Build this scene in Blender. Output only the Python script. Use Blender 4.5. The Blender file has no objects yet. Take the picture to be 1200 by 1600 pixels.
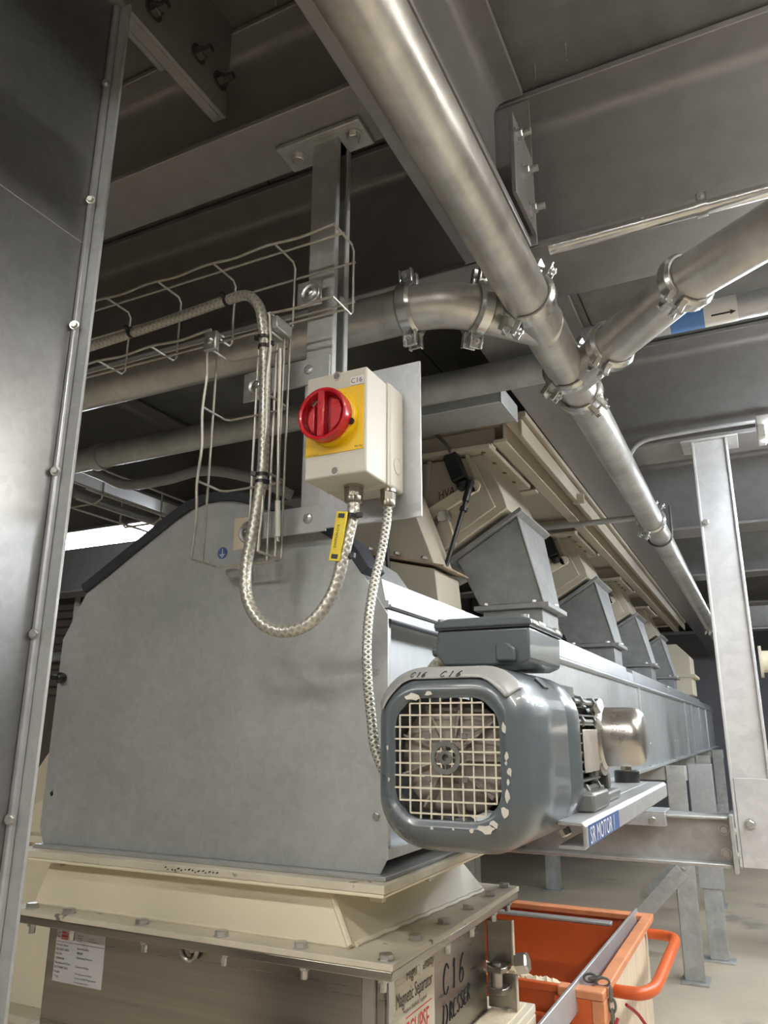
import bpy, bmesh, math, random
from math import sin, cos, pi, radians
from mathutils import Vector, Matrix
random.seed(7)
scene = bpy.context.scene
COL = scene.collection

# ------------------------------------------------------------------ camera
CAM = Vector((0.0, 0.0, 1.40))
def cam_matrix(yaw, pitch, roll):
    cy, sy, cp, sp, cr, sr = cos(yaw), sin(yaw), cos(pitch), sin(pitch), cos(roll), sin(roll)
    f = Vector((sy*cp, cy*cp, sp)); r = Vector((cy, -sy, 0)); u = r.cross(f)
    r2 = r*cr + u*sr; u2 = u*cr - r*sr
    return Matrix(((r2.x, u2.x, -f.x, CAM.x), (r2.y, u2.y, -f.y, CAM.y), (r2.z, u2.z, -f.z, CAM.z), (0, 0, 0, 1)))
cd = bpy.data.cameras.new('camera')
cd.sensor_fit = 'VERTICAL'; cd.sensor_height = 36.0; cd.sensor_width = 27.0
cd.lens = 1181.0/1600.0*36.0
cd.clip_start = 0.02; cd.clip_end = 100
cam = bpy.data.objects.new('camera', cd); COL.objects.link(cam)
cam.matrix_world = cam_matrix(radians(-26.1), radians(16.0), radians(0.19))
scene.camera = cam

# ------------------------------------------------------------------ world, exposure
world = bpy.data.worlds.new('world'); scene.world = world; world.use_nodes = True
world.node_tree.nodes['Background'].inputs[0].default_value = (0.6, 0.64, 0.7, 1)
world.node_tree.nodes['Background'].inputs[1].default_value = 0.15
scene.view_settings.view_transform = 'Standard'
scene.view_settings.look = 'None'
scene.view_settings.gamma = 1.0
scene.view_settings.use_curve_mapping = False
scene.view_settings.exposure = 0.12
LAMP_POWER = 70.0      # emission strength of the tube diffusers

# ------------------------------------------------------------------ materials
def mat(name, col, metal=0.0, rough=0.5, var=0.12, scale=6.0, bump=0.0, bscale=60.0,
        stretch=(1, 1, 1), spangle=0.0, sscale=45.0, spots=None, spot_lo=0.68, spot_scale=9.0, rvar=0.1, coat=0.0):
    m = bpy.data.materials.new(name); m.use_nodes = True
    nt = m.node_tree; N = nt.nodes; L = nt.links
    b = N['Principled BSDF']
    b.inputs['Metallic'].default_value = metal; b.inputs['Roughness'].default_value = rough
    if coat: b.inputs['Coat Weight'].default_value = coat
    tc = N.new('ShaderNodeTexCoord'); mp = N.new('ShaderNodeMapping')
    mp.inputs['Scale'].default_value = stretch
    L.new(tc.outputs['Object'], mp.inputs[0])
    nz = N.new('ShaderNodeTexNoise'); nz.inputs['Scale'].default_value = scale; nz.inputs['Detail'].default_value = 6
    nz.inputs['Roughness'].default_value = 0.62
    L.new(mp.outputs[0], nz.inputs['Vector'])
    ramp = N.new('ShaderNodeMapRange'); ramp.inputs[1].default_value = 0.3; ramp.inputs[2].default_value = 0.7
    L.new(nz.outputs[0], ramp.inputs[0])
    mix = N.new('ShaderNodeMix'); mix.data_type = 'RGBA'
    c = list(col)
    mix.inputs[6].default_value = [max(0, x*(1-var)) for x in c] + [1]
    mix.inputs[7].default_value = [min(1, x*(1+var)) for x in c] + [1]
    L.new(ramp.outputs[0], mix.inputs[0])
    out = mix.outputs[2]
    if spangle:
        vo = N.new('ShaderNodeTexVoronoi'); vo.inputs['Scale'].default_value = sscale
        L.new(mp.outputs[0], vo.inputs['Vector'])
        sx = N.new('ShaderNodeSeparateColor'); L.new(vo.outputs['Color'], sx.inputs[0])
        mr = N.new('ShaderNodeMapRange'); mr.inputs[3].default_value = 1-spangle; mr.inputs[4].default_value = 1+spangle
        L.new(sx.outputs[0], mr.inputs[0])
        mm = N.new('ShaderNodeVectorMath'); mm.operation = 'SCALE'
        L.new(out, mm.inputs[0]); L.new(mr.outputs[0], mm.inputs[3]); out = mm.outputs[0]
    if spots:
        n2 = N.new('ShaderNodeTexNoise'); n2.inputs['Scale'].default_value = spot_scale; n2.inputs['Detail'].default_value = 5
        L.new(tc.outputs['Object'], n2.inputs['Vector'])
        r2 = N.new('ShaderNodeMapRange'); r2.inputs[1].default_value = spot_lo; r2.inputs[2].default_value = spot_lo+0.05
        L.new(n2.outputs[0], r2.inputs[0])
        mx = N.new('ShaderNodeMix'); mx.data_type = 'RGBA'; mx.inputs[7].default_value = list(spots)+[1]
        L.new(r2.outputs[0], mx.inputs[0]); L.new(out, mx.inputs[6]); out = mx.outputs[2]
    L.new(out, b.inputs['Base Color'])
    if rvar:
        r3 = N.new('ShaderNodeMapRange'); r3.inputs[3].default_value = max(0.03, rough-rvar); r3.inputs[4].default_value = min(1, rough+rvar)
        L.new(nz.outputs[0], r3.inputs[0]); L.new(r3.outputs[0], b.inputs['Roughness'])
    if bump:
        nb = N.new('ShaderNodeTexNoise'); nb.inputs['Scale'].default_value = bscale; nb.inputs['Detail'].default_value = 4
        L.new(mp.outputs[0], nb.inputs['Vector'])
        bp = N.new('ShaderNodeBump'); bp.inputs['Strength'].default_value = bump; bp.inputs['Distance'].default_value = 0.004
        L.new(nb.outputs[0], bp.inputs['Height']); L.new(bp.outputs[0], b.inputs['Normal'])
    return m

def emit_mat(name, col, strength):
    m = bpy.data.materials.new(name); m.use_nodes = True
    b = m.node_tree.nodes['Principled BSDF']
    b.inputs['Base Color'].default_value = (*col, 1)
    b.inputs['Emission Color'].default_value = (*col, 1); b.inputs['Emission Strength'].default_value = strength
    return m

def braid_mat(name, dark, light, turns, pitch):
    """woven wire braid: two families of diagonal strands across the tube's u (length, m) and v (turn) map"""
    m = bpy.data.materials.new(name); m.use_nodes = True
    nt = m.node_tree; N = nt.nodes; L = nt.links; b = N['Principled BSDF']
    uv = N.new('ShaderNodeUVMap'); sp = N.new('ShaderNodeSeparateXYZ'); L.new(uv.outputs[0], sp.inputs[0])
    def wave(sign):
        a = N.new('ShaderNodeMath'); a.operation = 'MULTIPLY'; a.inputs[1].default_value = 2*pi/pitch; L.new(sp.outputs[0], a.inputs[0])
        c = N.new('ShaderNodeMath'); c.operation = 'MULTIPLY'; c.inputs[1].default_value = sign*2*pi*turns; L.new(sp.outputs[1], c.inputs[0])
        d = N.new('ShaderNodeMath'); d.operation = 'ADD'; L.new(a.outputs[0], d.inputs[0]); L.new(c.outputs[0], d.inputs[1])
        e = N.new('ShaderNodeMath'); e.operation = 'SINE'; L.new(d.outputs[0], e.inputs[0]); return e
    w1, w2 = wave(1), wave(-1)
    mx = N.new('ShaderNodeMath'); mx.operation = 'MAXIMUM'; L.new(w1.outputs[0], mx.inputs[0]); L.new(w2.outputs[0], mx.inputs[1])
    mr = N.new('ShaderNodeMapRange'); mr.inputs[1].default_value = -0.3; mr.inputs[2].default_value = 1.0; L.new(mx.outputs[0], mr.inputs[0])
    mix = N.new('ShaderNodeMix'); mix.data_type = 'RGBA'; mix.inputs[6].default_value = (*dark, 1); mix.inputs[7].default_value = (*light, 1)
    L.new(mr.outputs[0], mix.inputs[0]); L.new(mix.outputs[2], b.inputs['Base Color'])
    b.inputs['Metallic'].default_value = 0.55; b.inputs['Roughness'].default_value = 0.36
    b.inputs['Coat Weight'].default_value = 0.5; b.inputs['Coat Roughness'].default_value = 0.12
    bp = N.new('ShaderNodeBump'); bp.inputs['Strength'].default_value = 0.4; bp.inputs['Distance'].default_value = 0.0012
    L.new(mr.outputs[0], bp.inputs['Height']); L.new(bp.outputs[0], b.inputs['Normal'])
    return m

GALV   = mat('galvanised_sheet', (0.47, 0.49, 0.49), 0.45, 0.45, 0.15, 2.6, 0.06, 24, spangle=0.05, sscale=70)
GALVB  = mat('brushed_galvanised_panel', (0.50, 0.52, 0.53), 0.65, 0.40, 0.12, 9, 0.05, 40, stretch=(1, 1, 0.12))
GALVL  = mat('bright_galvanised_sheet', (0.50, 0.515, 0.53), 0.6, 0.40, 0.06, 5, 0.03, 60, spangle=0.05, sscale=60)
HOTDIP = mat('hot_dip_galvanised', (0.47, 0.48, 0.47), 0.55, 0.48, 0.16, 9, 0.12, 35, spangle=0.07, sscale=30)
POSTM  = mat('pale_post_galvanised', (0.56, 0.56, 0.56), 0.3, 0.50, 0.08, 9, 0.10, 40, spangle=0.05, sscale=35)
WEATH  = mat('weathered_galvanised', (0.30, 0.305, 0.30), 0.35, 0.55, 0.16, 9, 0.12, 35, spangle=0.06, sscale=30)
STEEL  = mat('primed_steel_beam', (0.27, 0.26, 0.255), 0.35, 0.42, 0.10, 14, 0.10, 120)
PIPE   = mat('spun_pipe_steel', (0.60, 0.585, 0.55), 0.75, 0.36, 0.26, 5, 0.14, 14, stretch=(1.6, 1.6, 1.0), rvar=0.16)
CLAMPM = mat('zinc_plated_clamp', (0.66, 0.66, 0.64), 0.9, 0.24, 0.12, 20)
ZINC   = mat('zinc_fastener', (0.58, 0.58, 0.56), 0.85, 0.32, 0.15, 60)
DARKB  = mat('dark_bolt', (0.09, 0.085, 0.08), 0.5, 0.45, 0.2, 40)
BLACK  = mat('black_plastic', (0.014, 0.014, 0.016), 0.0, 0.42, 0.2, 30)
RUBBER = mat('black_rubber_edge', (0.03, 0.034, 0.045), 0.0, 0.55, 0.2, 20)
STAIN  = mat('brushed_stainless', (0.37, 0.35, 0.315), 0.95, 0.30, 0.14, 7, 0.04, 60, stretch=(0.15, 1, 6))
STAINP = mat('polished_stainless', (0.52, 0.495, 0.465), 0.9, 0.30, 0.06, 10)
CREAM  = mat('cream_paint', (0.80, 0.735, 0.565), 0.0, 0.42, 0.04, 4, 0.06, 60, spots=(0.12, 0.10, 0.08), spot_lo=0.735, spot_scale=40)
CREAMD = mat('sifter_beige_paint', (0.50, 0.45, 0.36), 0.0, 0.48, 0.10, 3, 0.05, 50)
DUSTY  = mat('dusty_cream_flange', (0.62, 0.57, 0.46), 0.0, 0.65, 0.12, 9, 0.15, 60, spots=(0.20, 0.17, 0.13), spot_lo=0.66, spot_scale=25)
MOTOR  = mat('motor_grey_paint', (0.092, 0.110, 0.121), 0.0, 0.30, 0.08, 5, coat=0.25)
CHIP   = mat('bare_chipped_metal', (0.62, 0.60, 0.54), 0.2, 0.5, 0.12, 60)
GUARD  = mat('worn_guard_wire', (0.62, 0.58, 0.47), 0.0, 0.5, 0.10, 90)
FANM   = mat('dusty_fan', (0.27, 0.23, 0.195), 0.0, 0.7, 0.3, 30)
CASTM  = mat('cast_motor_grey', (0.17, 0.175, 0.165), 0.3, 0.42, 0.2, 14, 0.1, 70)
TAPE   = mat('grey_cloth_tape', (0.35, 0.355, 0.35), 0.1, 0.42, 0.10, 12, 0.15, 40)
PLATE  = mat('worn_nameplate', (0.46, 0.42, 0.38), 0.5, 0.4, 0.2, 30)
BOXP   = mat('isolator_pale_plastic', (0.62, 0.60, 0.53), 0.0, 0.45, 0.03, 10, 0.12, 220)
YELLOW = mat('yellow_plate', (0.86, 0.56, 0.01), 0.0, 0.35, 0.04, 10)
TAGY   = mat('yellow_cable_tag', (0.80, 0.62, 0.02), 0.0, 0.35, 0.05, 30)
RED    = mat('red_plastic', (0.50, 0.012, 0.022), 0.0, 0.28, 0.05, 10, coat=0.3)
REDD   = mat('deep_red_plastic', (0.33, 0.010, 0.018), 0.0, 0.35, 0.05, 10)
WHITEL = mat('white_label', (0.78, 0.77, 0.74), 0.0, 0.5, 0.02, 10)
SILVL  = mat('silver_label', (0.62, 0.63, 0.65), 0.3, 0.4, 0.04, 10)
GOLDL  = mat('dusty_maker_label', (0.56, 0.50, 0.39), 0.0, 0.45, 0.08, 8)
INK    = mat('black_ink', (0.012, 0.012, 0.014), 0.0, 0.5, 0.0, 5, rvar=0)
REDINK = mat('red_ink', (0.55, 0.03, 0.03), 0.0, 0.5, 0.05, 9, rvar=0)
MAROON = mat('maroon_stencil', (0.16, 0.025, 0.03), 0.0, 0.6, 0.1, 9, rvar=0)
PURINK = mat('dark_purple_ink', (0.14, 0.02, 0.12), 0.0, 0.5, 0.0, 9, rvar=0)
BLUEL  = mat('blue_label', (0.055, 0.11, 0.30), 0.0, 0.4, 0.08, 20)
BLUES  = mat('sky_blue_sticker', (0.09, 0.23, 0.55), 0.0, 0.45, 0.06, 12)
WINK   = mat('white_ink', (0.75, 0.76, 0.8), 0.0, 0.5, 0.0, 9, rvar=0)
GLAND  = mat('nickel_brass_gland', (0.40, 0.37, 0.31), 0.9, 0.3, 0.12, 60)
WIRE   = mat('dusty_tray_wire', (0.50, 0.475, 0.42), 0.55, 0.42, 0.15, 40)
BRAIDA = braid_mat('clear_sheathed_braid', (0.40, 0.385, 0.33), (0.58, 0.565, 0.50), 4, 0.014)
BRAIDB = braid_mat('steel_braid', (0.17, 0.17, 0.155), (0.58, 0.57, 0.52), 4, 0.009)
CABLEG = mat('grey_flexible_conduit', (0.27, 0.27, 0.27), 0.1, 0.45, 0.1, 20)
CABLED = mat('dark_cable', (0.10, 0.085, 0.07), 0.0, 0.5, 0.1, 20)
ORANGE = mat('orange_paint', (0.62, 0.115, 0.025), 0.0, 0.40, 0.07, 5, 0.04, 50, spots=(0.62, 0.33, 0.20), spot_lo=0.70, spot_scale=6)
ORANGED= mat('dusty_orange_paint', (0.66, 0.27, 0.13), 0.0, 0.55, 0.15, 12)
FLOUR  = mat('flour_clumps', (0.72, 0.63, 0.47), 0.0, 0.9, 0.06, 40, 0.4, 160)
PLY    = mat('dusty_panel_board', (0.60, 0.50, 0.37), 0.0, 0.6, 0.14, 5, 0.05, 60, stretch=(6, 6, 1))
REDC   = mat('red_wire', (0.35, 0.03, 0.05), 0.0, 0.5, 0.1, 20)
RUST   = mat('rusty_flange', (0.38, 0.29, 0.20), 0.1, 0.7, 0.30, 30)
DECK   = mat('steel_deck_plate', (0.20, 0.20, 0.19), 0.3, 0.52, 0.22, 7, 0.1, 40)
CONC   = mat('concrete_floor', (0.50, 0.43, 0.33), 0.0, 0.7, 0.14, 1.6, 0.12, 40, spots=(0.33, 0.29, 0.24), spot_lo=0.62, spot_scale=1.3)
WALLM  = mat('hall_wall', (0.33, 0.33, 0.36), 0.0, 0.75, 0.08, 2)
BROWN  = mat('brown_slat', (0.13, 0.10, 0.08), 0.0, 0.6, 0.12, 9)
DUCTM  = mat('duct_sheet', (0.28, 0.28, 0.285), 0.8, 0.33, 0.14, 3.0, 0.05, 25, spangle=0.05, sscale=60)
LAMPON = emit_mat('lit_cool_diffuser', (0.88, 0.94, 1.0), LAMP_POWER)
LAMPWM = emit_mat('lit_neutral_diffuser', (1.0, 0.965, 0.90), LAMP_POWER)
LAMPH  = mat('white_lamp_housing', (0.7, 0.7, 0.7), 0.0, 0.4, 0.02, 5)

# ------------------------------------------------------------------ mesh builder
class MB:
    def __init__(s): s.v = []; s.f = []; s.uv = {}
    def add(s, vs, fs):
        o = len(s.v); s.v += [Vector(v) for v in vs]; s.f += [tuple(i+o for i in f) for f in fs]; return s
    def box(s, x0, x1, y0, y1, z0, z1):
        return s.add([(x0,y0,z0),(x1,y0,z0),(x1,y1,z0),(x0,y1,z0),(x0,y0,z1),(x1,y0,z1),(x1,y1,z1),(x0,y1,z1)],
                     [(0,3,2,1),(4,5,6,7),(0,1,5,4),(1,2,6,5),(2,3,7,6),(3,0,4,7)])
    def hexa(s, lo, hi):            # two quads (4 points each), lo then hi
        return s.add(list(lo)+list(hi), [(0,3,2,1),(4,5,6,7),(0,1,5,4),(1,2,6,5),(2,3,7,6),(3,0,4,7)])
    def prism(s, poly, axis, a, b):
        n = len(poly)
        def P(p, t): return {'x': (t, p[0], p[1]), 'y': (p[0], t, p[1]), 'z': (p[0], p[1], t)}[axis]
        return s.add([P(p, a) for p in poly]+[P(p, b) for p in poly],
                     [tuple(range(n))[::-1], tuple(range(n, 2*n))]+[(i, (i+1) % n, n+(i+1) % n, n+i) for i in range(n)])
    def obox(s, c, ax, ay, az, hx, hy, hz):   # oriented box
        c = Vector(c); ax = Vector(ax).normalized()*hx; ay = Vector(ay).normalized()*hy; az = Vector(az).normalized()*hz
        q = [c-ax-ay-az, c+ax-ay-az, c+ax+ay-az, c-ax+ay-az, c-ax-ay+az, c+ax-ay+az, c+ax+ay+az, c-ax+ay+az]
        return s.add(q, [(0,3,2,1),(4,5,6,7),(0,1,5,4),(1,2,6,5),(2,3,7,6),(3,0,4,7)])
    def rings(s, rs, cap0=True, cap1=True, closed=False):
        n = len(rs[0]); o = len(s.v)
        for r in rs: s.v += [Vector(p) for p in r]
        m = len(rs)
        for i in range(m-1 if not closed else m):
            j = (i+1) % m
            for k in range(n):
                s.f.append((o+i*n+k, o+i*n+(k+1) % n, o+j*n+(k+1) % n, o+j*n+k))
        if cap0 and not closed: s.f.append(tuple(o+k for k in range(n))[::-1])
        if cap1 and not closed: s.f.append(tuple(o+(m-1)*n+k for k in range(n)))
        return s
    def cyl(s, p0, p1, r0, r1=None, n=16, cap=True):
        r1 = r0 if r1 is None else r1
        p0 = Vector(p0); p1 = Vector(p1); a, b = frame(p1-p0)
        R = lambda p, r: [p+a*(r*cos(2*pi*k/n))+b*(r*sin(2*pi*k/n)) for k in range(n)]
        return s.rings([R(p0, r0), R(p1, r1)], cap, cap)
    def lathe(s, p, d, prof, n=24, closed=False, phase=0.0):     # prof: (distance along d, radius)
        p = Vector(p); d = Vector(d).normalized(); a, b = frame(d)
        rs = [[p+d*t+a*(r*cos(2*pi*k/n+phase))+b*(r*sin(2*pi*k/n+phase)) for k in range(n)] for t, r in prof]
        return s.rings(rs, True, True, closed)
    def tube(s, path, r, n=8, uv=False, closed=False):
        P = [Vector(p) for p in path]; m = len(P); o = len(s.v)
        def tan(i):
            if closed: return (P[(i+1) % m]-P[i-1]).normalized()
            return (P[min(i+1, m-1)]-P[max(i-1, 0)]).normalized()
        a, b = frame(tan(0)); dist = 0.0; ds = []
        for i in range(m):
            t = tan(i); a = (a-t*a.dot(t)).normalized(); b = t.cross(a)
            rr = r[i] if isinstance(r, (list, tuple)) else r
            s.v += [P[i]+a*(rr*cos(2*pi*k/n))+b*(rr*sin(2*pi*k/n)) for k in range(n)]
            if i: dist += (P[i]-P[i-1]).length
            ds.append(dist)
        for i in range(m if closed else m-1):
            j = (i+1) % m
            for k in range(n):
                if uv: s.uv[len(s.f)] = [(ds[i], k/n), (ds[i], (k+1)/n), (ds[j], (k+1)/n), (ds[j], k/n)]
                s.f.append((o+i*n+k, o+i*n+(k+1) % n, o+j*n+(k+1) % n, o+j*n+k))
        if not closed:
            s.f.append(tuple(o+k for k in range(n))[::-1]); s.f.append(tuple(o+(m-1)*n+k for k in range(n)))
        return s
    def mesh(s, name, origin=(0, 0, 0), smooth=35):
        o = Vector(origin); me = bpy.data.meshes.new(name)
        me.from_pydata([tuple(v-o) for v in s.v], [], s.f)
        if s.uv:
            ul = me.uv_layers.new(name='UVMap')
            for p in me.polygons:
                q = s.uv.get(p.index)
                if q:
                    for li, c in zip(p.loop_indices, q): ul.data[li].uv = c
        me.validate()
        bm = bmesh.new(); bm.from_mesh(me); bmesh.ops.recalc_face_normals(bm, faces=bm.faces); bm.to_mesh(me); bm.free()
        if smooth:
            me.polygons.foreach_set('use_smooth', [True]*len(me.polygons)); me.set_sharp_from_angle(angle=radians(smooth))
        return me

def frame(d):
    d = Vector(d).normalized()
    h = Vector((0, 0, 1)) if abs(d.z) < 0.9 else Vector((1, 0, 0))
    a = d.cross(h).normalized(); return a, d.cross(a).normalized()
def spline(pts, k=10):
    P = [Vector(p) for p in pts]; P = [2*P[0]-P[1]]+P+[2*P[-1]-P[-2]]; out = []
    for i in range(1, len(P)-2):
        for j in range(k):
            t = j/k; a, b, c, d = P[i-1], P[i], P[i+1], P[i+2]
            out.append(0.5*((2*b)+(c-a)*t+(2*a-5*b+4*c-d)*t*t+(3*b-a-3*c+d)*t*t*t))
    return out+[P[-2]]

ORG = {}
def wo(o): return ORG.get(o.name, Vector((0, 0, 0)))
def tag(o, label=None, cat=None, group=None, kind=None):
    if label: o['label'] = label
    if cat: o['category'] = cat
    if group: o['group'] = group
    if kind: o['kind'] = kind
    return o
def root(name, label, cat, loc, group=None):
    o = bpy.data.objects.new(name, None); COL.objects.link(o); o.location = loc; o.empty_display_size = 0.05
    ORG[o.name] = Vector(loc); return tag(o, label, cat, group)
def obj(name, mb, m, parent=None, bevel=0.0, smooth=35, seg=2):
    """link a builder as one mesh object; coordinates given in the room's frame"""
    if parent is not None: org = wo(parent)
    else:
        xs = [v.x for v in mb.v]; ys = [v.y for v in mb.v]; zs = [v.z for v in mb.v]
        org = Vector(((min(xs)+max(xs))/2, (min(ys)+max(ys))/2, min(zs)))
    me = mb.mesh(name, org, smooth); me.materials.append(m)
    o = bpy.data.objects.new(name, me); COL.objects.link(o)
    if parent is not None: o.parent = parent
    else: o.location = org
    ORG[o.name] = org
    if bevel:
        md = o.modifiers.new('bevel', 'BEVEL'); md.width = bevel; md.segments = seg; md.limit_method = 'ANGLE'; md.angle_limit = radians(40)
    return o
def inst(name, me, parent, loc, axis=(0, 0, 1), spin=0.0):
    """a shared-mesh piece whose local +Z is turned to axis"""
    o = bpy.data.objects.new(name, me); COL.objects.link(o); o.parent = parent
    o.location = Vector(loc)-wo(parent)
    q = Vector((0, 0, 1)).rotation_difference(Vector(axis).normalized())
    o.rotation_mode = 'QUATERNION'
    from mathutils import Quaternion
    o.rotation_quaternion = q @ Quaternion((0, 0, 1), spin)
    ORG[o.name] = Vector(loc); return o
def bolt_mesh(name, r, h, wr, wh, m, stub=0.0, sr=0.0):
    b = MB()
    b.lathe((0, 0, 0), (0, 0, 1), [(0, wr), (wh, wr)], 16)
    b.lathe((0, 0, wh), (0, 0, 1), [(0, r), (h*0.85, r), (h, r*0.86)], 6)
    if stub: b.lathe((0, 0, wh+h), (0, 0, 1), [(0, sr), (stub, sr*0.95)], 10)
    me = b.mesh(name); me.materials.append(m); return me
HEX   = bolt_mesh('hex_bolt_mesh', 0.0125, 0.0085, 0.0145, 0.0015, ZINC)
HEXS  = bolt_mesh('small_hex_bolt_mesh', 0.006, 0.005, 0.0085, 0.0015, ZINC)
HEXL  = bolt_mesh('large_hex_bolt_mesh', 0.016, 0.012, 0.021, 0.003, ZINC)
STUD  = bolt_mesh('stud_nut_mesh', 0.016, 0.016, 0.024, 0.004, DARKB, 0.022, 0.010)
STUDZ = bolt_mesh('zinc_stud_nut_mesh', 0.014, 0.014, 0.021, 0.004, ZINC, 0.020, 0.009)
NUTD  = bolt_mesh('nut_and_end_mesh', 0.0105, 0.010, 0.013, 0.002, ZINC, 0.014, 0.007)
RIVET = MB().lathe((0, 0, 0), (0, 0, 1), [(0, 0.008), (0.003, 0.007), (0.005, 0.003)], 8).mesh('rivet_mesh'); RIVET.materials.append(ZINC)
DBOLT = bolt_mesh('dark_small_bolt_mesh', 0.0085, 0.008, 0.010, 0.002, DARKB)

def text(s, size, org, xd, yd, m, parent, name='lettering', align='LEFT', lift=0.0006, sx=1.0):
    cu = bpy.data.curves.new(name, 'FONT'); cu.body = s; cu.size = 1.0; cu.align_x = align; cu.resolution_u = 3
    t = bpy.data.objects.new(name, cu); COL.objects.link(t)
    bpy.context.view_layer.update()
    me = bpy.data.meshes.new_from_object(t.evaluated_get(bpy.context.evaluated_depsgraph_get()))
    bpy.data.objects.remove(t); bpy.data.curves.remove(cu)
    xd = Vector(xd).normalized(); yd = Vector(yd).normalized(); nd = xd.cross(yd)
    o0 = Vector(org)+nd*lift-wo(parent)
    for v in me.vertices: v.co = o0+xd*(v.co.x*size*sx)+yd*(v.co.y*size)
    me.name = name; me.materials.clear(); me.materials.append(m)
    o = bpy.data.objects.new(name, me); COL.objects.link(o); o.parent = parent; ORG[o.name] = wo(parent)
    return o
STROKES = {
 'C': [[(.85,.82),(.6,1),(.3,.93),(.08,.6),(.08,.3),(.3,.05),(.6,.02),(.88,.2)]],
 '1': [[(.35,.75),(.5,1),(.5,0)]],
 '6': [[(.7,1),(.35,.75),(.15,.4),(.2,.1),(.5,0),(.78,.15),(.75,.4),(.5,.5),(.2,.3)]],
 'D': [[(.15,1),(.12,0)],[(.0,.95),(.5,.95),(.85,.65),(.85,.35),(.5,.05),(.0,.0)]],
 'R': [[(.12,.0),(.15,1),(.6,.95),(.75,.75),(.55,.52),(.15,.48)],[(.4,.5),(.85,0)]],
 'E': [[(.8,.95),(.2,.95),(.15,.05),(.8,.05)],[(.18,.5),(.65,.52)]],
 'S': [[(.8,.9),(.5,1),(.2,.85),(.25,.6),(.65,.42),(.75,.18),(.45,0),(.1,.12)]],
 'L': [[(.2,1),(.1,.9),(.1,.1),(.2,0),(.5,0)]],
}
def scrawl(s, size, org, xd, yd, m, parent, name='handwriting', r=0.0012, gap=0.72, slant=0.12):
    b = MB(); xd = Vector(xd).normalized(); yd = Vector(yd).normalized(); x = 0.0
    for ch in s:
        if ch == ' ': x += 0.55; continue
        for st in STROKES[ch]:
            pts = [Vector(org)+xd*((x+px*0.62+py*slant)*size)+yd*(py*size) for px, py in st]
            b.tube(spline(pts, 4), r, 5)
        x += gap
    return obj(name, b, m, parent)

def ibeam(axis, c, z0, z1, w, a0, a1, tf=0.02, tw=0.014, fr=0.034):
    """I section: c = centre across, runs a0..a1 along axis"""
    h = w/2; t = tw/2
    right = [(h, z0), (h, z0+tf), (t+fr, z0+tf), (t+fr*0.5, z0+tf+fr*0.134), (t+fr*0.134, z0+tf+fr*0.5), (t, z0+tf+fr), (t, z1-tf-fr), (t+fr*0.134, z1-tf-fr*0.5), (t+fr*0.5, z1-tf-fr*0.134), (t+fr, z1-tf), (h, z1-tf), (h, z1)]
    poly = [(c+u, z) for u, z in right]+[(c-u, z) for u, z in right[::-1]]
    return MB().prism(poly, axis, a0, a1)

# ================================================================== SETTING
ZC = 3.15                                     # underside of the steel deck
fl = obj('floor', MB().box(-9, 6, -6, 15, -0.1, 0.0), CONC, smooth=0); tag(fl, 'dusty beige concrete floor of the mill hall', 'floor', kind='structure')
ce = obj('ceiling', MB().box(-9, 6, -6, 15, ZC+0.012, ZC+0.1), DECK, smooth=0); tag(ce, 'dark steel plate deck above the beams', 'ceiling', kind='structure')
px = [-9, -6.5, -4.6, -2.9, -1.28, -0.78, -0.5, 1.1, 2.7, 4.3, 6]
py = [-6, -3.5, -1.2, 0.45, 1.28, 1.86, 3.5, 5.1, 6.7, 8.3, 11, 15]
for i in range(len(px)-1):
    for j in range(len(py)-1):
        dz = random.uniform(0, 0.004)
        obj('deck_plate', MB().box(px[i]+0.004, px[i+1]-0.004, py[j]+0.004, py[j+1]-0.004, ZC-dz, ZC+0.0119), DECK, ce, smooth=0)
for (x, y, l) in [(-1.0, 1.05, .07), (-0.86, 1.15, .08), (-0.36, 1.66, .05), (-0.27, 1.63, .06), (0.12, 1.6, .07)]:   # screw ends hanging from the deck
    obj('deck_screw', MB().cyl((x, y, ZC-0.004), (x+random.uniform(-.006, .006), y, ZC-l), 0.0035, 0.002, 8), ZINC, ce)
for nm, b, lb in [('wall_back', (-9, 6, 15, 15.2), 'far grey end wall of the hall'), ('wall_front', (-9, 6, -6.2, -6), 'grey wall behind the viewer'),
                  ('wall_left', (-9.2, -9, -6, 15), 'grey side wall on the left'), ('wall_right', (6, 6.2, -6, 15), 'grey side wall on the right')]:
    tag(obj(nm, MB().box(b[0], b[1], b[2], b[3], 0, 3.3), WALLM, smooth=0), lb, 'wall', kind='structure')

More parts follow.
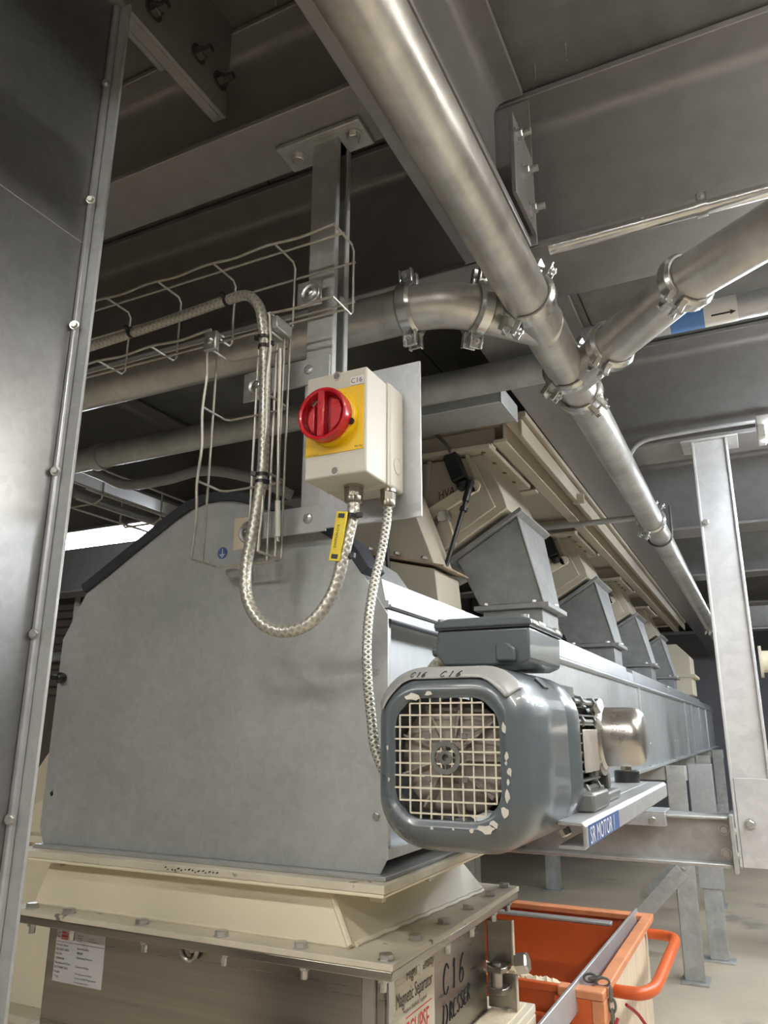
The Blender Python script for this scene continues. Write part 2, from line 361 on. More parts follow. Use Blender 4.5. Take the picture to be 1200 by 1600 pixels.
# ------------------------------------------------------------------ lamps
def batten(c, half, axis, label, em=None, shade=False):
    c = Vector(c); r_ = root('batten_light', label, 'light', (c.x, c.y, c.z-0.05), 'fluorescent batten lights')
    ax = Vector((1, 0, 0)) if axis == 'x' else Vector((0, 1, 0)); ay = Vector((0, 1, 0)) if axis == 'x' else Vector((1, 0, 0)); Z = Vector((0, 0, 1))
    obj('housing', MB().obox(c+Z*0.03, ax, ay, Z, half, 0.05, 0.02), LAMPH, r_, 0.004)
    pr = []
    for k in range(9):
        a = pi*k/8; pr.append((cos(a)*0.055, -0.055*sin(a)))
    rs = [[c+ax*t+ay*u+Z*(v+0.009) for u, v in pr] for t in (-half+0.03, half-0.03)]
    obj('diffuser', MB().rings(rs), em or LAMPON, r_)
    if shade:                                   # side wings added to unseen lamps to cut off upward light
        for s in (-1, 1):
            q = [c+ay*s*0.052+Z*0.048, c+ay*s*0.13-Z*0.052, c+ay*s*0.134-Z*0.052, c+ay*s*0.056+Z*0.048]
            obj('cutoff_wing', MB().hexa([p-ax*half for p in q], [p+ax*half for p in q]), LAMPH, r_)
    for s in (-1, 1):
        obj('end_cap', MB().obox(c+ax*s*(half-0.015)-Z*0.015, ax, ay, Z, 0.0145, 0.058, 0.024), LAMPH, r_, 0.004)
        obj('hanger_rod', MB().cyl(c+ax*s*half*0.6+Z*0.05, Vector((c.x, c.y, ZC))+ax*s*half*0.6, 0.005), ZINC, r_)
batten((-4.25, 3.58, 2.62), 0.92, 'x', 'lit batten lamp glowing between the left duct and the sloping plate')
batten((0.955, 3.06, 2.50), 0.86, 'x', 'lit batten lamp cut by the right edge of the picture')
batten((-0.35, -0.75, 3.02), 0.85, 'x', 'batten lamp high between the beams behind the viewer', LAMPWM, True)
batten((1.45, 0.95, 2.86), 0.85, 'x', 'unseen batten lamp placed to brighten the right beam web', LAMPWM)  # unseen lamp, put in this bay to light the cross beam web
batten((1.45, 2.2, 2.70), 0.85, 'y', 'batten lamp over the aisle right of the motor', LAMPWM)
batten((1.45, 4.5, 2.62), 0.85, 'y', 'unseen batten lamp added to brighten the trough side')  # extra lamp out of view, brightens the trough side
batten((-1.9, -1.5, 2.62), 0.85, 'x', 'low batten lamp behind the viewer, left of the duct', LAMPWM, True)
batten((0.95, -2.6, 3.0), 0.85, 'x', 'unseen batten lamp added for frontal light, farther behind the viewer', LAMPWM, True)  # added out of view as frontal fill for the lower foreground
batten((1.6, 5.9, 2.66), 0.85, 'x', 'batten lamp over the aisle beyond the hanging post')
batten((1.0, 9.0, 2.66), 0.85, 'x', 'batten lamp near the far end of the conveyor')

# ------------------------------------------------------------------ roof steel
def beam(name, label, mb, bevel=0.003):
    r_ = root(name, label, 'beam', (sum(v.x for v in mb.v)/len(mb.v), sum(v.y for v in mb.v)/len(mb.v), min(v.z for v in mb.v)))
    obj('rolled_section', mb, STEEL, r_, bevel); return r_
ZB = 2.625
ybm = beam('steel_beam', 'main steel beam running overhead along the big pipe', ibeam('y', -0.503, ZB, ZC-0.012, 0.185, -3.0, 1.72))
obj('cleat_plate', MB().box(-0.408, -0.396, 1.54, 1.722, 2.66, 2.90), STEEL, ybm, 0.002)
obj('end_plate', MB().box(-0.60, -0.396, 1.7225, 1.7275, 2.63, 3.1), STEEL, ybm, 0.001)
for (y, z) in [(1.562, 2.845), (1.615, 2.775), (1.67, 2.70)]:
    inst('bolt', STUDZ, ybm, (-0.396, y, z), (1, 0, 0), random.random())
xfar = beam('steel_beam', 'deep cross beam carrying the end of the main beam', ibeam('x', 1.866, ZB+0.001, ZC-0.012, 0.27, -6, 5))
xnear = beam('steel_beam', 'shallow cross beam with the bolted strut plate below', ibeam('x', 1.293, 2.80, ZC-0.012, 0.176, -5, -0.512, tf=0.016))
beam('steel_beam', 'unseen cross beam added overhead to shade the upper left bay', ibeam('x', 0.10, 2.80, ZC-0.012, 0.176, -5, -0.512, tf=0.016))  # added out of view, keeps direct lamp light off the steel above the strut
beam('steel_beam', 'unseen cross beam added as a light block right of the main beam', ibeam('x', 0.60, 2.80, ZC-0.012, 0.176, -0.494, 2.3, tf=0.016))  # right-hand counterpart, also added out of view to block lamp light
jst = root('steel_joist', 'short dark joist with studs, top left beside the duct', 'beam', (-1.03, 0.4, 2.845))
obj('web_plate', MB().box(-1.034, -1.022, 0.20, 1.195, 2.845, 3.13), STEEL, jst, 0.002)
obj('bottom_lip', MB().box(-1.060, -1.0341, 0.20, 1.195, 2.845, 2.857), STEEL, jst, 0.002)
obj('packing_strip', MB().box(-1.075, -1.061, 0.6, 1.02, 2.846, 2.87), STEEL, jst, 0.002)
for (y, z) in [(0.931, 2.905), (1.078, 2.928), (1.160, 2.925)]:
    inst('bolt', STUD, jst, (-1.022, y, z), (1, 0, 0), random.random())
obj('angle_cleat', MB().box(-0.75, -0.72, 0.25, 1.15, 2.98, 3.12), STEEL, jst, 0.002)
for k, (yy, lb) in enumerate([(3.52, 'cross beam above the hanging post'), (5.15, 'third cross beam behind the hanging post'), (6.8, 'fourth cross beam far along the hall'),
                              (8.5, 'fifth cross beam far along the hall'), (10.8, 'last cross beam before the far wall')]):
    beam('steel_beam', lb, ibeam('x', yy, ZB+0.001, ZC-0.012, 0.25, -7, 5))
y2 = beam('steel_beam', 'lengthwise beam above the lower half of the pipe', ibeam('y', -0.625, ZB-0.001, ZC-0.012, 0.19, 2.02, 13.5))
beam('steel_beam', 'lengthwise beam far left behind the cable baskets', ibeam('y', -3.0, ZB-0.001, ZC-0.012, 0.19, 2.02, 13.5))
beam('steel_beam', 'lengthwise beam over the right aisle', ibeam('y', 2.4, ZB-0.001, ZC-0.012, 0.19, -4, 13.5))

# conduit and labelled service pipe under the roof steel, right
cnd = root('conduit_run', 'bright round conduit clipped under the cross beam, right', 'conduit', (1, 1.69, 2.56))
obj('tube', MB().cyl((-0.36, 1.700, 2.590), (3.0, 1.700, 2.590), 0.017, n=20), CLAMPM, cnd)
obj('saddle_clip', MB().lathe((0.005, 1.70, 2.59), (1, 0, 0), [(-.012, .0175), (-.012, .022), (.012, .022), (.012, .0175)], 20, True).box(-0.007, 0.017, 1.69, 1.715, 2.610, 2.6255), CLAMPM, cnd)
inst('screw', HEXS, cnd, (0.005, 1.69, 2.617), (0, -1, 0))
svc = root('service_pipe', 'pale service pipe with blue flow sticker, upper right', 'pipe', (1, 2.45, 2.66))
obj('tube', MB().cyl((-0.42, 2.45, 2.715), (3.2, 2.45, 2.715), 0.042, n=24), GALVL, svc)
obj('blue_sticker', MB().lathe((-0.135, 2.45, 2.715), (1, 0, 0), [(0, .0422), (0, .0428), (.105, .0428), (.105, .0422)], 28, True), BLUES, svc)['label'] = 'sky blue contents sticker'
obj('arrow_sticker', MB().lathe((-0.029, 2.45, 2.715), (1, 0, 0), [(0, .0422), (0, .0428), (.10, .0428), (.10, .0422)], 28, True), WHITEL, svc)['label'] = 'white sticker with flow arrow'
a = radians(40); yd = Vector((0, -sin(a), 0)); ny, nz_ = -cos(a), -sin(a)
AB = MB(); cc = Vector((0.02, 2.45+ny*0.0432, 2.715+nz_*0.0432)); up = Vector((0, sin(a)*-1, cos(a))).normalized()
AB.obox(cc, (1, 0, 0), up, (0, ny, nz_), 0.028, 0.0028, 0.0004)
AB.add([cc+Vector((.028, 0, 0))+up*.008, cc+Vector((.028, 0, 0))-up*.008, cc+Vector((.046, 0, 0))], [(0, 1, 2)])
obj('arrow', AB, INK, svc)
cnd2 = root('conduit_run', 'thin conduit bending down beside the pipe, under the lit cross beam', 'conduit', (0.4, 3.36, 2.6))
obj('tube', MB().tube(spline([(1.9, 3.36, 2.66), (0.2, 3.36, 2.66), (-0.2, 3.36, 2.655), (-0.36, 3.36, 2.64), (-0.42, 3.36, 2.57), (-0.425, 3.36, 2.47), (-0.42, 3.36, 2.45)], 6), 0.010, 10), GALVL, cnd2)
rear = root('service_pipe', 'dull grey pipe running crosswise behind the isolator plate', 'pipe', (-2, 2.3, 2.56))
obj('tube', MB().cyl((-4.4, 2.30, 2.565), (-0.50, 2.30, 2.565), 0.052, n=24), HOTDIP, rear)
obj('coupling', MB().lathe((-2.57, 2.30, 2.565), (1, 0, 0), [(0, .053), (0, .060), (.05, .060), (.05, .053)], 24, True), HOTDIP, rear)
slab = root('sheet_duct', 'flat grey sheet duct above the beige sifter', 'duct', (-1.2, 2.6, 2.48))
obj('casing', MB().box(-1.35, -0.735, 2.46, 2.66, 2.545, 2.605), GALV, slab, 0.003)
obj('joint_flange', MB().box(-0.7349, -0.729, 2.455, 2.665, 2.54, 2.61), GALV, slab, 0.002)

# ------------------------------------------------------------------ big transport pipes
PR = 0.059; ZP = 2.45; XP = -0.42
def pipe(label, path, r=PR, n=36, name='transport_pipe'):
    r_ = root(name, label, 'pipe', path[0])
    obj('tube', MB().tube(path, r, n), PIPE, r_); return r_
def straight(a, b, k=2): a = Vector(a); b = Vector(b); return [a+(b-a)*i/(k-1) for i in range(k)]
def clamp(label, p, d, spin=0.0):
    """two half bands with outstanding lugs and two bolts"""
    p = Vector(p); d = Vector(d).normalized(); r_ = root('pipe_clamp', label, 'clamp', p, 'two-bolt pipe clamps')
    a, b = frame(d); A = a*cos(spin)+b*sin(spin); Bv = d.cross(A)
    for sgn in (1, -1):
        rs = []
        for k in range(15):
            th = radians(-80+160*k/14); e = (A*cos(th)+Bv*sin(th))*sgn
            prof = [(-.021, .061), (-.021, .066), (-.013, .074), (.013, .074), (.021, .066), (.021, .061)]
            rs.append([p+d*t+e*rr for t, rr in prof])
        obj('half_band', MB().rings(rs), CLAMPM, r_)
        for s2 in (1, -1):
            c = p+Bv*s2*0.083+A*sgn*0.014
            obj('lug', MB().obox(c, d, Bv, A, 0.017, 0.021, 0.0035).obox(c-d*0.0155+A*sgn*0.004, d, Bv, A, 0.003, 0.021, 0.008).obox(c+d*0.0155+A*sgn*0.004, d, Bv, A, 0.003, 0.021, 0.008), CLAMPM, r_, 0.002)
    for s2 in (1, -1):
        c = p+Bv*s2*0.086
        bb = MB().cyl(c-A*0.034, c+A*0.036, 0.0045, n=8)
        bb.lathe(c+A*0.0176, A, [(0, .0095), (.009, .0095)], 6).lathe(c-A*0.0266, A, [(0, .0095), (.009, .0095)], 6)
        obj('bolt', bb, ZINC, r_)
    return r_
pipe('near length of the big steel pipe sweeping down from the top', straight((XP, -2.5, ZP), (XP, 1.678, ZP), 12))
lat = root('pipe_lateral', 'first branch piece where the crosswise pipe joins the big pipe', 'pipe', (XP, 1.682, ZP))
obj('run', MB().tube(straight((XP, 1.682, ZP), (XP, 2.118, ZP), 4), PR, 36), PIPE, lat)
E0 = Vector((-0.705, 1.60, ZP)); R0 = 0.20; AN = radians(50)
arc = [E0+Vector((R0*sin(t), R0*(1-cos(t)), 0)) for t in [AN*i/14 for i in range(15)]]
dl = Vector((cos(AN), sin(AN), 0)); e1 = arc[-1]
obj('branch', MB().tube(straight(e1+dl*0.004, e1+dl*0.23, 3), PR*0.985, 36), PIPE, lat)
pipe('crosswise steel pipe behind the cable basket', straight((-6, 1.60, ZP), E0-Vector((0.002, 0, 0)), 20))
pipe('short steel bend between the two clamps left of the big pipe', arc, name='pipe_bend')
clamp('clamp on the left end of the short bend', E0+Vector((-0.003, 0, 0)), (1, 0, 0), radians(8))
clamp('clamp on the right end of the short bend', e1, dl, radians(20))
lat2 = root('pipe_lateral', 'second branch piece where the right arm joins the big pipe', 'pipe', (XP, 2.122, ZP))
obj('run', MB().tube(straight((XP, 2.122, ZP), (XP, 2.295, ZP), 3), PR, 36), PIPE, lat2)
db = Vector((0.67, -0.742, 0)).normalized(); b0 = Vector((XP, 2.185, ZP)); b1 = b0+db*0.215
obj('branch', MB().tube(straight(b0, b1, 3), PR*0.985, 36), PIPE, lat2)
obj('weld_seam', MB().tube([(XP+0.03*cos(t)+0.03, 2.16+0.03*sin(t)-0.01, ZP-0.055+0.012*abs(sin(t))) for t in [pi*k/10-0.6 for k in range(11)]], 0.003, 6), PIPE, lat2)
b2 = b1+db*0.335
pipe('straight steel arm climbing right from the branch piece', straight(b1, b2, 6))
th0 = math.atan2(db.y, db.x); cen = b2+Vector((-db.y, db.x, 0))*0.2
arc2 = [cen+Vector((cos(th0-pi/2+t), sin(th0-pi/2+t), 0))*0.2 for t in [radians(14)*k/6 for k in range(7)]]
pipe('steel bend at the right edge of the picture', arc2+[arc2[-1]+(arc2[-1]-arc2[-2]).normalized()*k for k in (0.5, 1)], name='pipe_bend')
clamp('clamp on the big pipe just below its long upper length', (XP, 1.68, ZP), (0, 1, 0), radians(32))
clamp('clamp between the two branch pieces', (XP, 2.12, ZP), (0, 1, 0), radians(38))
clamp('clamp where the lower big pipe leaves the branch pieces', (XP, 2.297, ZP), (0, 1, 0), radians(-42))
clamp('clamp at the foot of the right arm', b1, db, radians(-30))
clamp('clamp at the top of the right arm', b2, db, radians(-35))
pipe('long lower length of the big pipe running away down the hall', straight((XP, 2.299, ZP), (XP, 4.02, ZP), 6))
pipe('far length of the big pipe behind the hanging post', straight((XP, 4.024, ZP), (XP, 12.5, ZP), 10))
clamp('clamp halfway down the long lower pipe', (XP, 4.022, ZP), (0, 1, 0), radians(30))
ub = root('pipe_hanger', 'u-bolt hanger with a cross strut under the lower pipe', 'hanger', (XP, 4.35, ZP))
obj('u_bolt', MB().tube([(XP-0.068, 4.36, ZP+0.16)]+[(XP-0.068*cos(t), 4.36, ZP-0.068*sin(t)) for t in [pi*k/12 for k in range(13)]]+[(XP+0.068, 4.36, ZP+0.16)], 0.006, 8), DARKB, ub)
obj('cross_strut', MB().cyl((-1.25, 4.02, 2.47), (XP-0.075, 4.02, 2.47), 0.016, n=12), HOTDIP, ub)
clamp('small far clamp on the big pipe beside the hanging post', (XP, 8.6, ZP), (0, 1, 0), radians(20))

# ================================================================== LEFT SHEET-METAL DUCT
du = root('sheet_metal_duct', 'tall galvanised sheet duct with bolted edge flange, left foreground', 'duct', (-1.13, 0.7, 0))
obj('side_panel', MB().box(-1.22, -1.045, 0.56, 0.858, 0, 2.843), DUCTM, du, 0.002)
obj('edge_lip', MB().box(-1.0449, -1.034, 0.846, 0.858, 0, 2.843), GALVL, du, 0.003)
obj('edge_flange', MB().box(-1.0449, -1.010, 0.8581, 0.864, 0, 2.843), GALV, du, 0.001)
for z in (2.636, 2.362, 2.096, 1.819, 1.544, 1.268, 1.0, 0.73, 0.46, 0.19):
    inst('bolt', HEXS, du, (-1.036, 0.846, z), (0.5, -1, 0), random.random())
for z in (2.27, 1.18): obj('panel_seam', MB().box(-1.0449, -1.0435, 0.56, 0.846, z, z+0.0015), GALV, du)

# ================================================================== CONVEYOR
XR, XL = -0.645, -1.53
cv = root('trough_conveyor', 'long galvanised trough conveyor with rounded end plate', 'conveyor', (-1.09, 1.34, 1.147))
outline = [(-1.520, 1.147), (-1.535, 1.180), (-1.533, 1.608), (-1.470, 1.719), (-1.200, 1.874), (-1.161, 1.893), (-1.120, 1.903), (-1.078, 1.905), (-1.030, 1.898), (-0.978, 1.882),
           (-0.841, 1.825), (-0.745, 1.763), (-0.700, 1.700), (-0.645, 1.616), (-0.645, 1.176), (-0.660, 1.147)]
ep = obj('end_plate', MB().prism(outline, 'y', 1.336, 1.340), GALV, cv, 0.001)
hood = MB(); top = outline[3:13]; o2 = []
for i, p in enumerate(top):
    a = Vector(top[max(i-1, 0)]); b = Vector(top[min(i+1, len(top)-1)]); t = (b-a).normalized(); n = Vector((-t.y, t.x)); o2.append(Vector(p)+n*0.022)
hood.prism([tuple(p) for p in top]+[tuple(p) for p in o2[::-1]], 'y', 1.325, 1.40)
obj('hood_edge', hood, RUBBER, cv, 0.002)
ins = [(x+(0.012 if x < -1.0 else -0.012), z-0.004 if z > 1.5 else z+0.02) for x, z in outline]
obj('head_casing', MB().prism(ins[:13]+[(-0.74, 1.60), (-0.74, 1.19), (-0.76, 1.167)], 'y', 1.3401, 1.62), GALV, cv, 0.002)
# side of the head: recessed brushed panel in a folded frame, and the folded cover over it
obj('side_panel', MB().box(-0.72, -0.690, 1.3402, 2.1, 1.19, 1.62), GALVB, cv)
obj('panel_frame', MB().box(-0.71, -0.6475, 1.3402, 2.1, 1.606, 1.628).box(-0.689, -0.655, 1.3402, 1.372, 1.19, 1.6059).box(-0.71, -0.6475, 1.3402, 2.1, 1.17, 1.1899), GALV, cv, 0.002)
obj('frame_rod', MB().cyl((-0.645, 1.342, 1.604), (-0.645, 2.1, 1.604), 0.005, n=8), RUBBER, cv)
obj('head_cover', MB().prism([(-1.51, 1.63), (-1.51, 1.69), (-0.662, 1.69), (-0.652, 1.645), (-0.6455, 1.645), (-0.6455, 1.63)], 'y', 1.3402, 2.3), GALVL, cv, 0.001)
obj('cover_fold', MB().box(-0.6454, -0.640, 1.3402, 2.3, 1.632, 1.637), GALVL, cv, 0.001)
# trough side sections with joint flanges
ys = [2.1, 4.6, 7.35, 8.0, 8.9, 9.9, 11.2]
for i in range(len(ys)-1):
    obj('trough_section', MB().box(XL, XR, ys[i]+0.004, ys[i+1]-0.004, 1.20, 1.632), GALV, cv, 0.002)
    if i: obj('joint_flange', MB().box(XL-0.02, XR+0.014, ys[i]-0.006, ys[i]+0.006, 1.19, 1.63), GALV, cv, 0.001)
obj('top_rail', MB().cyl((-0.640, 2.1, 1.640), (-0.640, 11.2, 1.640), 0.012, n=12).cyl((XL-0.005, 2.1, 1.640), (XL-0.005, 11.2, 1.640), 0.012, n=12), GALVL, cv)
obj('bottom_flange', MB().box(XL-0.04, XR+0.04, 2.1, 11.2, 1.186, 1.1995), GALV, cv, 0.001)
cys = [2.3, 4.33, 4.55, 6.1, 6.3, 7.7, 7.9, 9.4, 11.2]
for i in range(len(cys)-1):
    hgt = 1.745 if (i % 2 == 0) else 1.725
    obj('cover_plate', MB().prism([(-1.50, 1.653), (-1.50, hgt), (-0.70, hgt), (-0.655, hgt-0.022), (-0.648, 1.653)], 'y', cys[i]+0.006, cys[i+1]-0.006), GALVL, cv, 0.002)
y = 4.7
while y < 7.9:
    inst('rivet', RIVET, cv, (XR, y, 1.32), (1, 0, 0)); y += 0.27
y = 3.6
while y < 9:
    inst('flange_bolt', HEXS, cv, (XR+0.02, y, 1.1995), (0, 0, 1)); y += 0.28
kb = obj('latch_knob', MB().lathe((-1.515, 1.336, 1.515), (0, -1, 0), [(0, .011), (.006, .013), (.014, .013), (.018, .009), (.020, .006), (.034, .006)], 16), BLACK, cv)
kb['label'] = 'black round latch knob'
obj('hole_grommet', MB().lathe((-1.508, 1.336, 1.253), (0, -1, 0), [(0, .0105), (.002, .0095), (.002, .006), (0, .0055)], 16, True), GALVL, cv)
obj('hole', MB().lathe((-1.508, 1.3359, 1.253), (0, -1, 0), [(0, .0055), (.0004, .0055)], 12), BLACK, cv)
inst('bolt', HEXS, cv, (-0.672, 1.336, 1.508), (0, -1, 0))
inst('bolt', HEXS, cv, (-0.668, 1.336, 1.245), (0, -1, 0))
es = obj('earth_sticker', MB().lathe((-1.060, 1.3359, 1.780), (0, -1, 0), [(0, .0135), (.0005, .0135)], 28), BLUEL, cv); es['label'] = 'round blue earth symbol sticker'
EB = MB(); ey = 1.3351
EB.box(-1.0607, -1.0593, ey-.0003, ey, 1.777, 1.790).box(-1.068, -1.052, ey-.0003, ey, 1.7755, 1.777).box(-1.065, -1.055, ey-.0003, ey, 1.7725, 1.774).box(-1.062, -1.058, ey-.0003, ey, 1.7695, 1.771)
obj('earth_symbol', EB, WINK, cv)
# leg frames standing on the floor
def leg_frame(y, label, right=True):
    r_ = root('leg_frame', label, 'stand', (-1.09, y, 0), 'conveyor leg frames')
    for sx, x in ((-1, -1.92), (1, XR+0.10)):
        obj('leg', MB().box(x-0.055, x+0.055, y-0.006, y+0.006, 0.012, 1.185).box(x-0.055*sx-0.006, x-0.055*sx+0.006, y+0.0061, y+0.10, 0.012, 1.185), HOTDIP, r_, 0.002)
        obj('foot_plate', MB().box(x-0.075, x+0.075, y-0.05, y+0.13, 0.0, 0.0119), HOTDIP, r_, 0.002)
    obj('head_rail', MB().box(-1.98, XR+0.16, y+0.0061, y+0.09, 1.10, 1.1849), HOTDIP, r_, 0.002)
    obj('brace', MB().obox((-0.825, y-0.011, 0.318), (0.53, 0, 0.555), (0, 1, 0), (-0.555, 0, 0.53), 0.38, 0.005, 0.042), HOTDIP, r_, 0.001)
    inst('bolt', HEX, r_, (XR+0.09, y-0.006, 0.60), (0, -1, 0))
    return r_
leg_frame(5.20, 'braced conveyor leg frame on the open floor behind the orange bin')
leg_frame(7.4, 'second conveyor leg frame further back under the trough')
leg_frame(9.6, 'third conveyor leg frame deep under the trough')
tg = root('floor_stand', 'pale upright stand just behind the first leg frame', 'stand', (-0.42, 5.75, 0))
obj('upper_tube', MB().box(-0.52, -0.37, 5.70, 5.80, 0.42, 1.18), GALVL, tg, 0.003)
obj('lower_tube', MB().box(-0.50, -0.39, 5.71, 5.79, 0.012, 0.4199), HOTDIP, tg, 0.003)
obj('foot_plate', MB().box(-0.54, -0.35, 5.68, 5.82, 0, 0.0119), HOTDIP, tg, 0.002)

# ------------------------------------------------------------------ cross support beam and hanging post
sb = root('support_beam', 'galvanised cross beam under the conveyor, ending at the hanging post', 'beam', (-0.8, 3.45, 0.895))
obj('channel', MB().prism([(3.40, 0.90), (3.52, 0.90), (3.52, 0.915), (3.415, 0.915), (3.415, 1.065), (3.52, 1.065), (3.52, 1.08), (3.40, 1.08)][::-1], 'x', -2.3, -0.176), HOTDIP, sb, 0.003)
obj('lower_lip', MB().box(-2.3, -0.176, 3.345, 3.3995, 0.90, 0.914), HOTDIP, sb, 0.004)
obj('upper_lip', MB().box(-2.3, -0.176, 3.36, 3.3995, 1.068, 1.08), HOTDIP, sb, 0.004)
obj('end_plate', MB().box(-0.1755, -0.160, 3.33, 3.53, 0.885, 1.09), HOTDIP, sb, 0.002)
for z in (0.945, 1.03):
    inst('bolt', HEXL, sb, (-0.200, 3.399, z), (0, -1, 0)); inst('bolt', HEX, sb, (-0.160, 3.36, z), (1, 0, 0))
obj('packer_angle', MB().box(-0.62, -0.40, 3.30, 3.3445, 1.04, 1.086).box(-0.62, -0.40, 3.30, 3.48, 1.0861, 1.094), GALVL, sb, 0.002)
for x in (-0.585, -0.445): inst('bolt', HEX, sb, (x, 3.30, 1.062), (0, -1, 0))
for x in (-1.4, -0.72): obj('packer_block', MB().box(x-0.06, x+0.06, 3.40, 3.52, 1.0801, 1.186), HOTDIP, sb, 0.003)
po = root('hanging_post', 'pale galvanised channel post hanging from the cross beam, right', 'post', (-0.09, 3.45, 0.885))
obj('channel', MB().prism([(-0.159, 3.40), (-0.012, 3.40), (-0.012, 3.50), (-0.024, 3.50), (-0.024, 3.414), (-0.147, 3.414), (-0.147, 3.50), (-0.159, 3.50)], 'z', 0.90, 2.618), POSTM, po, 0.004)
obj('edge_bead', MB().box(-0.159, -0.147, 3.39, 3.3995, 0.90, 2.618).box(-0.024, -0.012, 3.39, 3.3995, 0.90, 2.618), POSTM, po, 0.003)
obj('foot_gusset', MB().box(-0.146, 0.20, 3.3905, 3.3999, 0.90, 1.22), POSTM, po, 0.002)
obj('top_plate', MB().box(-0.20, 0.03, 3.38, 3.56, 2.6181, 2.6255), POSTM, po, 0.002)
inst('bolt', HEXL, po, (-0.105, 3.3904, 1.055), (0, -1, 0)); inst('bolt', HEX, po, (-0.135, 3.3904, 2.25), (0, -1, 0))

# far bits on the right: handrail pipe with second post
hr = root('handrail', 'far cream handrail pipe with its post behind the hanging post', 'rail', (0.5, 6.0, 0))
obj('rail_pipe', MB().cyl((0.02, 6.0, 1.86), (3.5, 6.0, 1.86), 0.075, n=20), CREAM, hr)
obj('flange', MB().cyl((0.0, 6.0, 1.86), (0.02, 6.0, 1.86), 0.11, n=20), CREAM, hr)
obj('post', MB().box(0.06, 0.20, 5.95, 6.05, 0, 1.80), HOTDIP, hr, 0.004)

# ================================================================== CREAM TRANSITION + MAGNETIC SEPARATOR
tr = root('transition_chute', 'cream painted transition chute between conveyor and separator', 'chute', (-1.08, 1.6, 1.0))
obj('gasket', MB().box(-1.53, -0.64, 1.318, 1.82, 1.139, 1.1468), TAPE, tr, 0.001)
obj('top_flange', MB().box(-1.555, -0.628, 1.288, 1.85, 1.124, 1.1388), DUSTY, tr, 0.002)
obj('angle_lip', MB().box(-1.553, -0.630, 1.288, 1.299, 1.118, 1.1239).box(-0.641, -0.630, 1.2991, 1.85, 1.118, 1.1239), CREAM, tr, 0.002)
lo = [(-1.505, 1.318, 1.0275), (-0.706, 1.312, 1.0275), (-0.655, 1.90, 1.0275), (-1.505, 1.90, 1.0275)]
hi = [(-1.485, 1.336, 1.1179), (-0.762, 1.330, 1.1179), (-0.70, 1.82, 1.1179), (-1.485, 1.82, 1.1179)]
obj('hopper_wall', MB().hexa(lo, hi), CREAM, tr, 0.003)
obj('corner_weld', MB().tube(spline([(-0.708, 1.314, 1.032), (-0.718, 1.317, 1.05), (-0.737, 1.323, 1.08), (-0.760, 1.331, 1.117)], 5), 0.006, 8), CREAM, tr)
obj('foot_weld', MB().tube([(-1.49+0.031*k, 1.3165+0.001*((k*7) % 3), 1.030) for k in range(26)], 0.004, 6).tube([(-0.704+0.0019*k, 1.33+0.022*k, 1.030+0.001*((k*5) % 3)) for k in range(26)], 0.005, 6), CREAM, tr)
obj('bottom_flange', MB().box(-1.520, -0.600, 1.262, 1.99, 1.016, 1.0270), DUSTY, tr, 0.002)
for x in (-1.47, -1.36, -1.16, -0.965, -0.79, -0.622): inst('bolt', HEX, tr, (x, 1.284, 1.0270), (0, 0, 1), random.random())
for y in (1.42, 1.56, 1.70, 1.85, 1.96): inst('bolt', HEX, tr, (-0.628, y, 1.0270), (0, 0, 1), random.random())
for x in (-1.45, -0.66): obj('clip', MB().box(x-0.012, x+0.012, 1.32, 1.335, 1.105, 1.1179), DUSTY, tr)
obj('clip', MB().box(-0.655, -0.64, 1.52, 1.55, 1.108, 1.1179), ZINC, tr, 0.002)
for k in range(16): obj('ink_fleck', MB().obox((-1.115+0.0085*k+random.uniform(-.002, .002), 1.2877, 1.131+random.uniform(-.002, .002)), (1, 0, 0.4), (0, 1, 0), (-.4, 0, 1), random.uniform(.0015, .003), .0003, random.uniform(.0008, .0016)), INK, tr, smooth=0)  # ink flecks in place of illegible writing on the flange edge

ms = root('magnetic_separator', 'stainless magnetic separator housing with maker labels, bottom foreground', 'separator', (-1.06, 1.6, 0.0))
obj('body', MB().box(-1.462, -0.645, 1.330, 1.86, 0.30, 1.000), STAIN, ms, 0.004)
obj('top_frame', MB().box(-1.518, -0.602, 1.264, 1.985, 1.0005, 1.0159), STAIN, ms, 0.002)
obj('corner_strip', MB().box(-0.690, -0.6625, 1.3245, 1.3299, 0.30, 1.0).box(-0.6449, -0.6400, 1.330, 1.356, 0.30, 1.0), STAINP, ms, 0.002)
for x in (-1.36, -1.16, -0.965, -0.79): inst('stud_nut', NUTD, ms, (x, 1.298, 1.0004), (0, 0, -1), random.random())
inst('stud_nut', NUTD, ms, (-0.635, 1.298, 1.0004), (0, 0, -1))
for y in (1.42, 1.56, 1.70, 1.85, 1.96): inst('stud_nut', NUTD, ms, (-0.622, y, 1.0004), (0, 0, -1), random.random())
inst('stud_nut', NUTD, ms, (-1.478, 1.298, 1.0004), (0, 0, -1))
sh = obj('lifting_shackle', MB().tube([(-1.065+0.018*cos(t), 1.318, 0.985+0.018*sin(t)) for t in [pi+pi*k/10 for k in range(11)]], 0.005, 8).cyl((-1.05, 1.305, 0.99), (-1.05, 1.33, 0.99), 0.007, n=8), STAINP, ms)
obj('lower_flange', MB().box(-1.50, -0.56, 1.29, 1.95, 0.77, 0.789).box(-1.50, -0.56, 1.29, 1.95, 0.735, 0.7695), DUSTY, ms, 0.003)
for y in (1.45, 1.66, 1.87): inst('bolt', HEX, ms, (-0.60, y, 0.789), (0, 0, 1), random.random())
obj('flour_spill', MB().box(-0.64, -0.575, 1.55, 1.93, 0.7891, 0.793), FLOUR, ms, 0.002)
obj('outlet_duct', MB().box(-1.40, -0.70, 1.38, 1.82, 0.0, 0.299), STAIN, ms, 0.003)
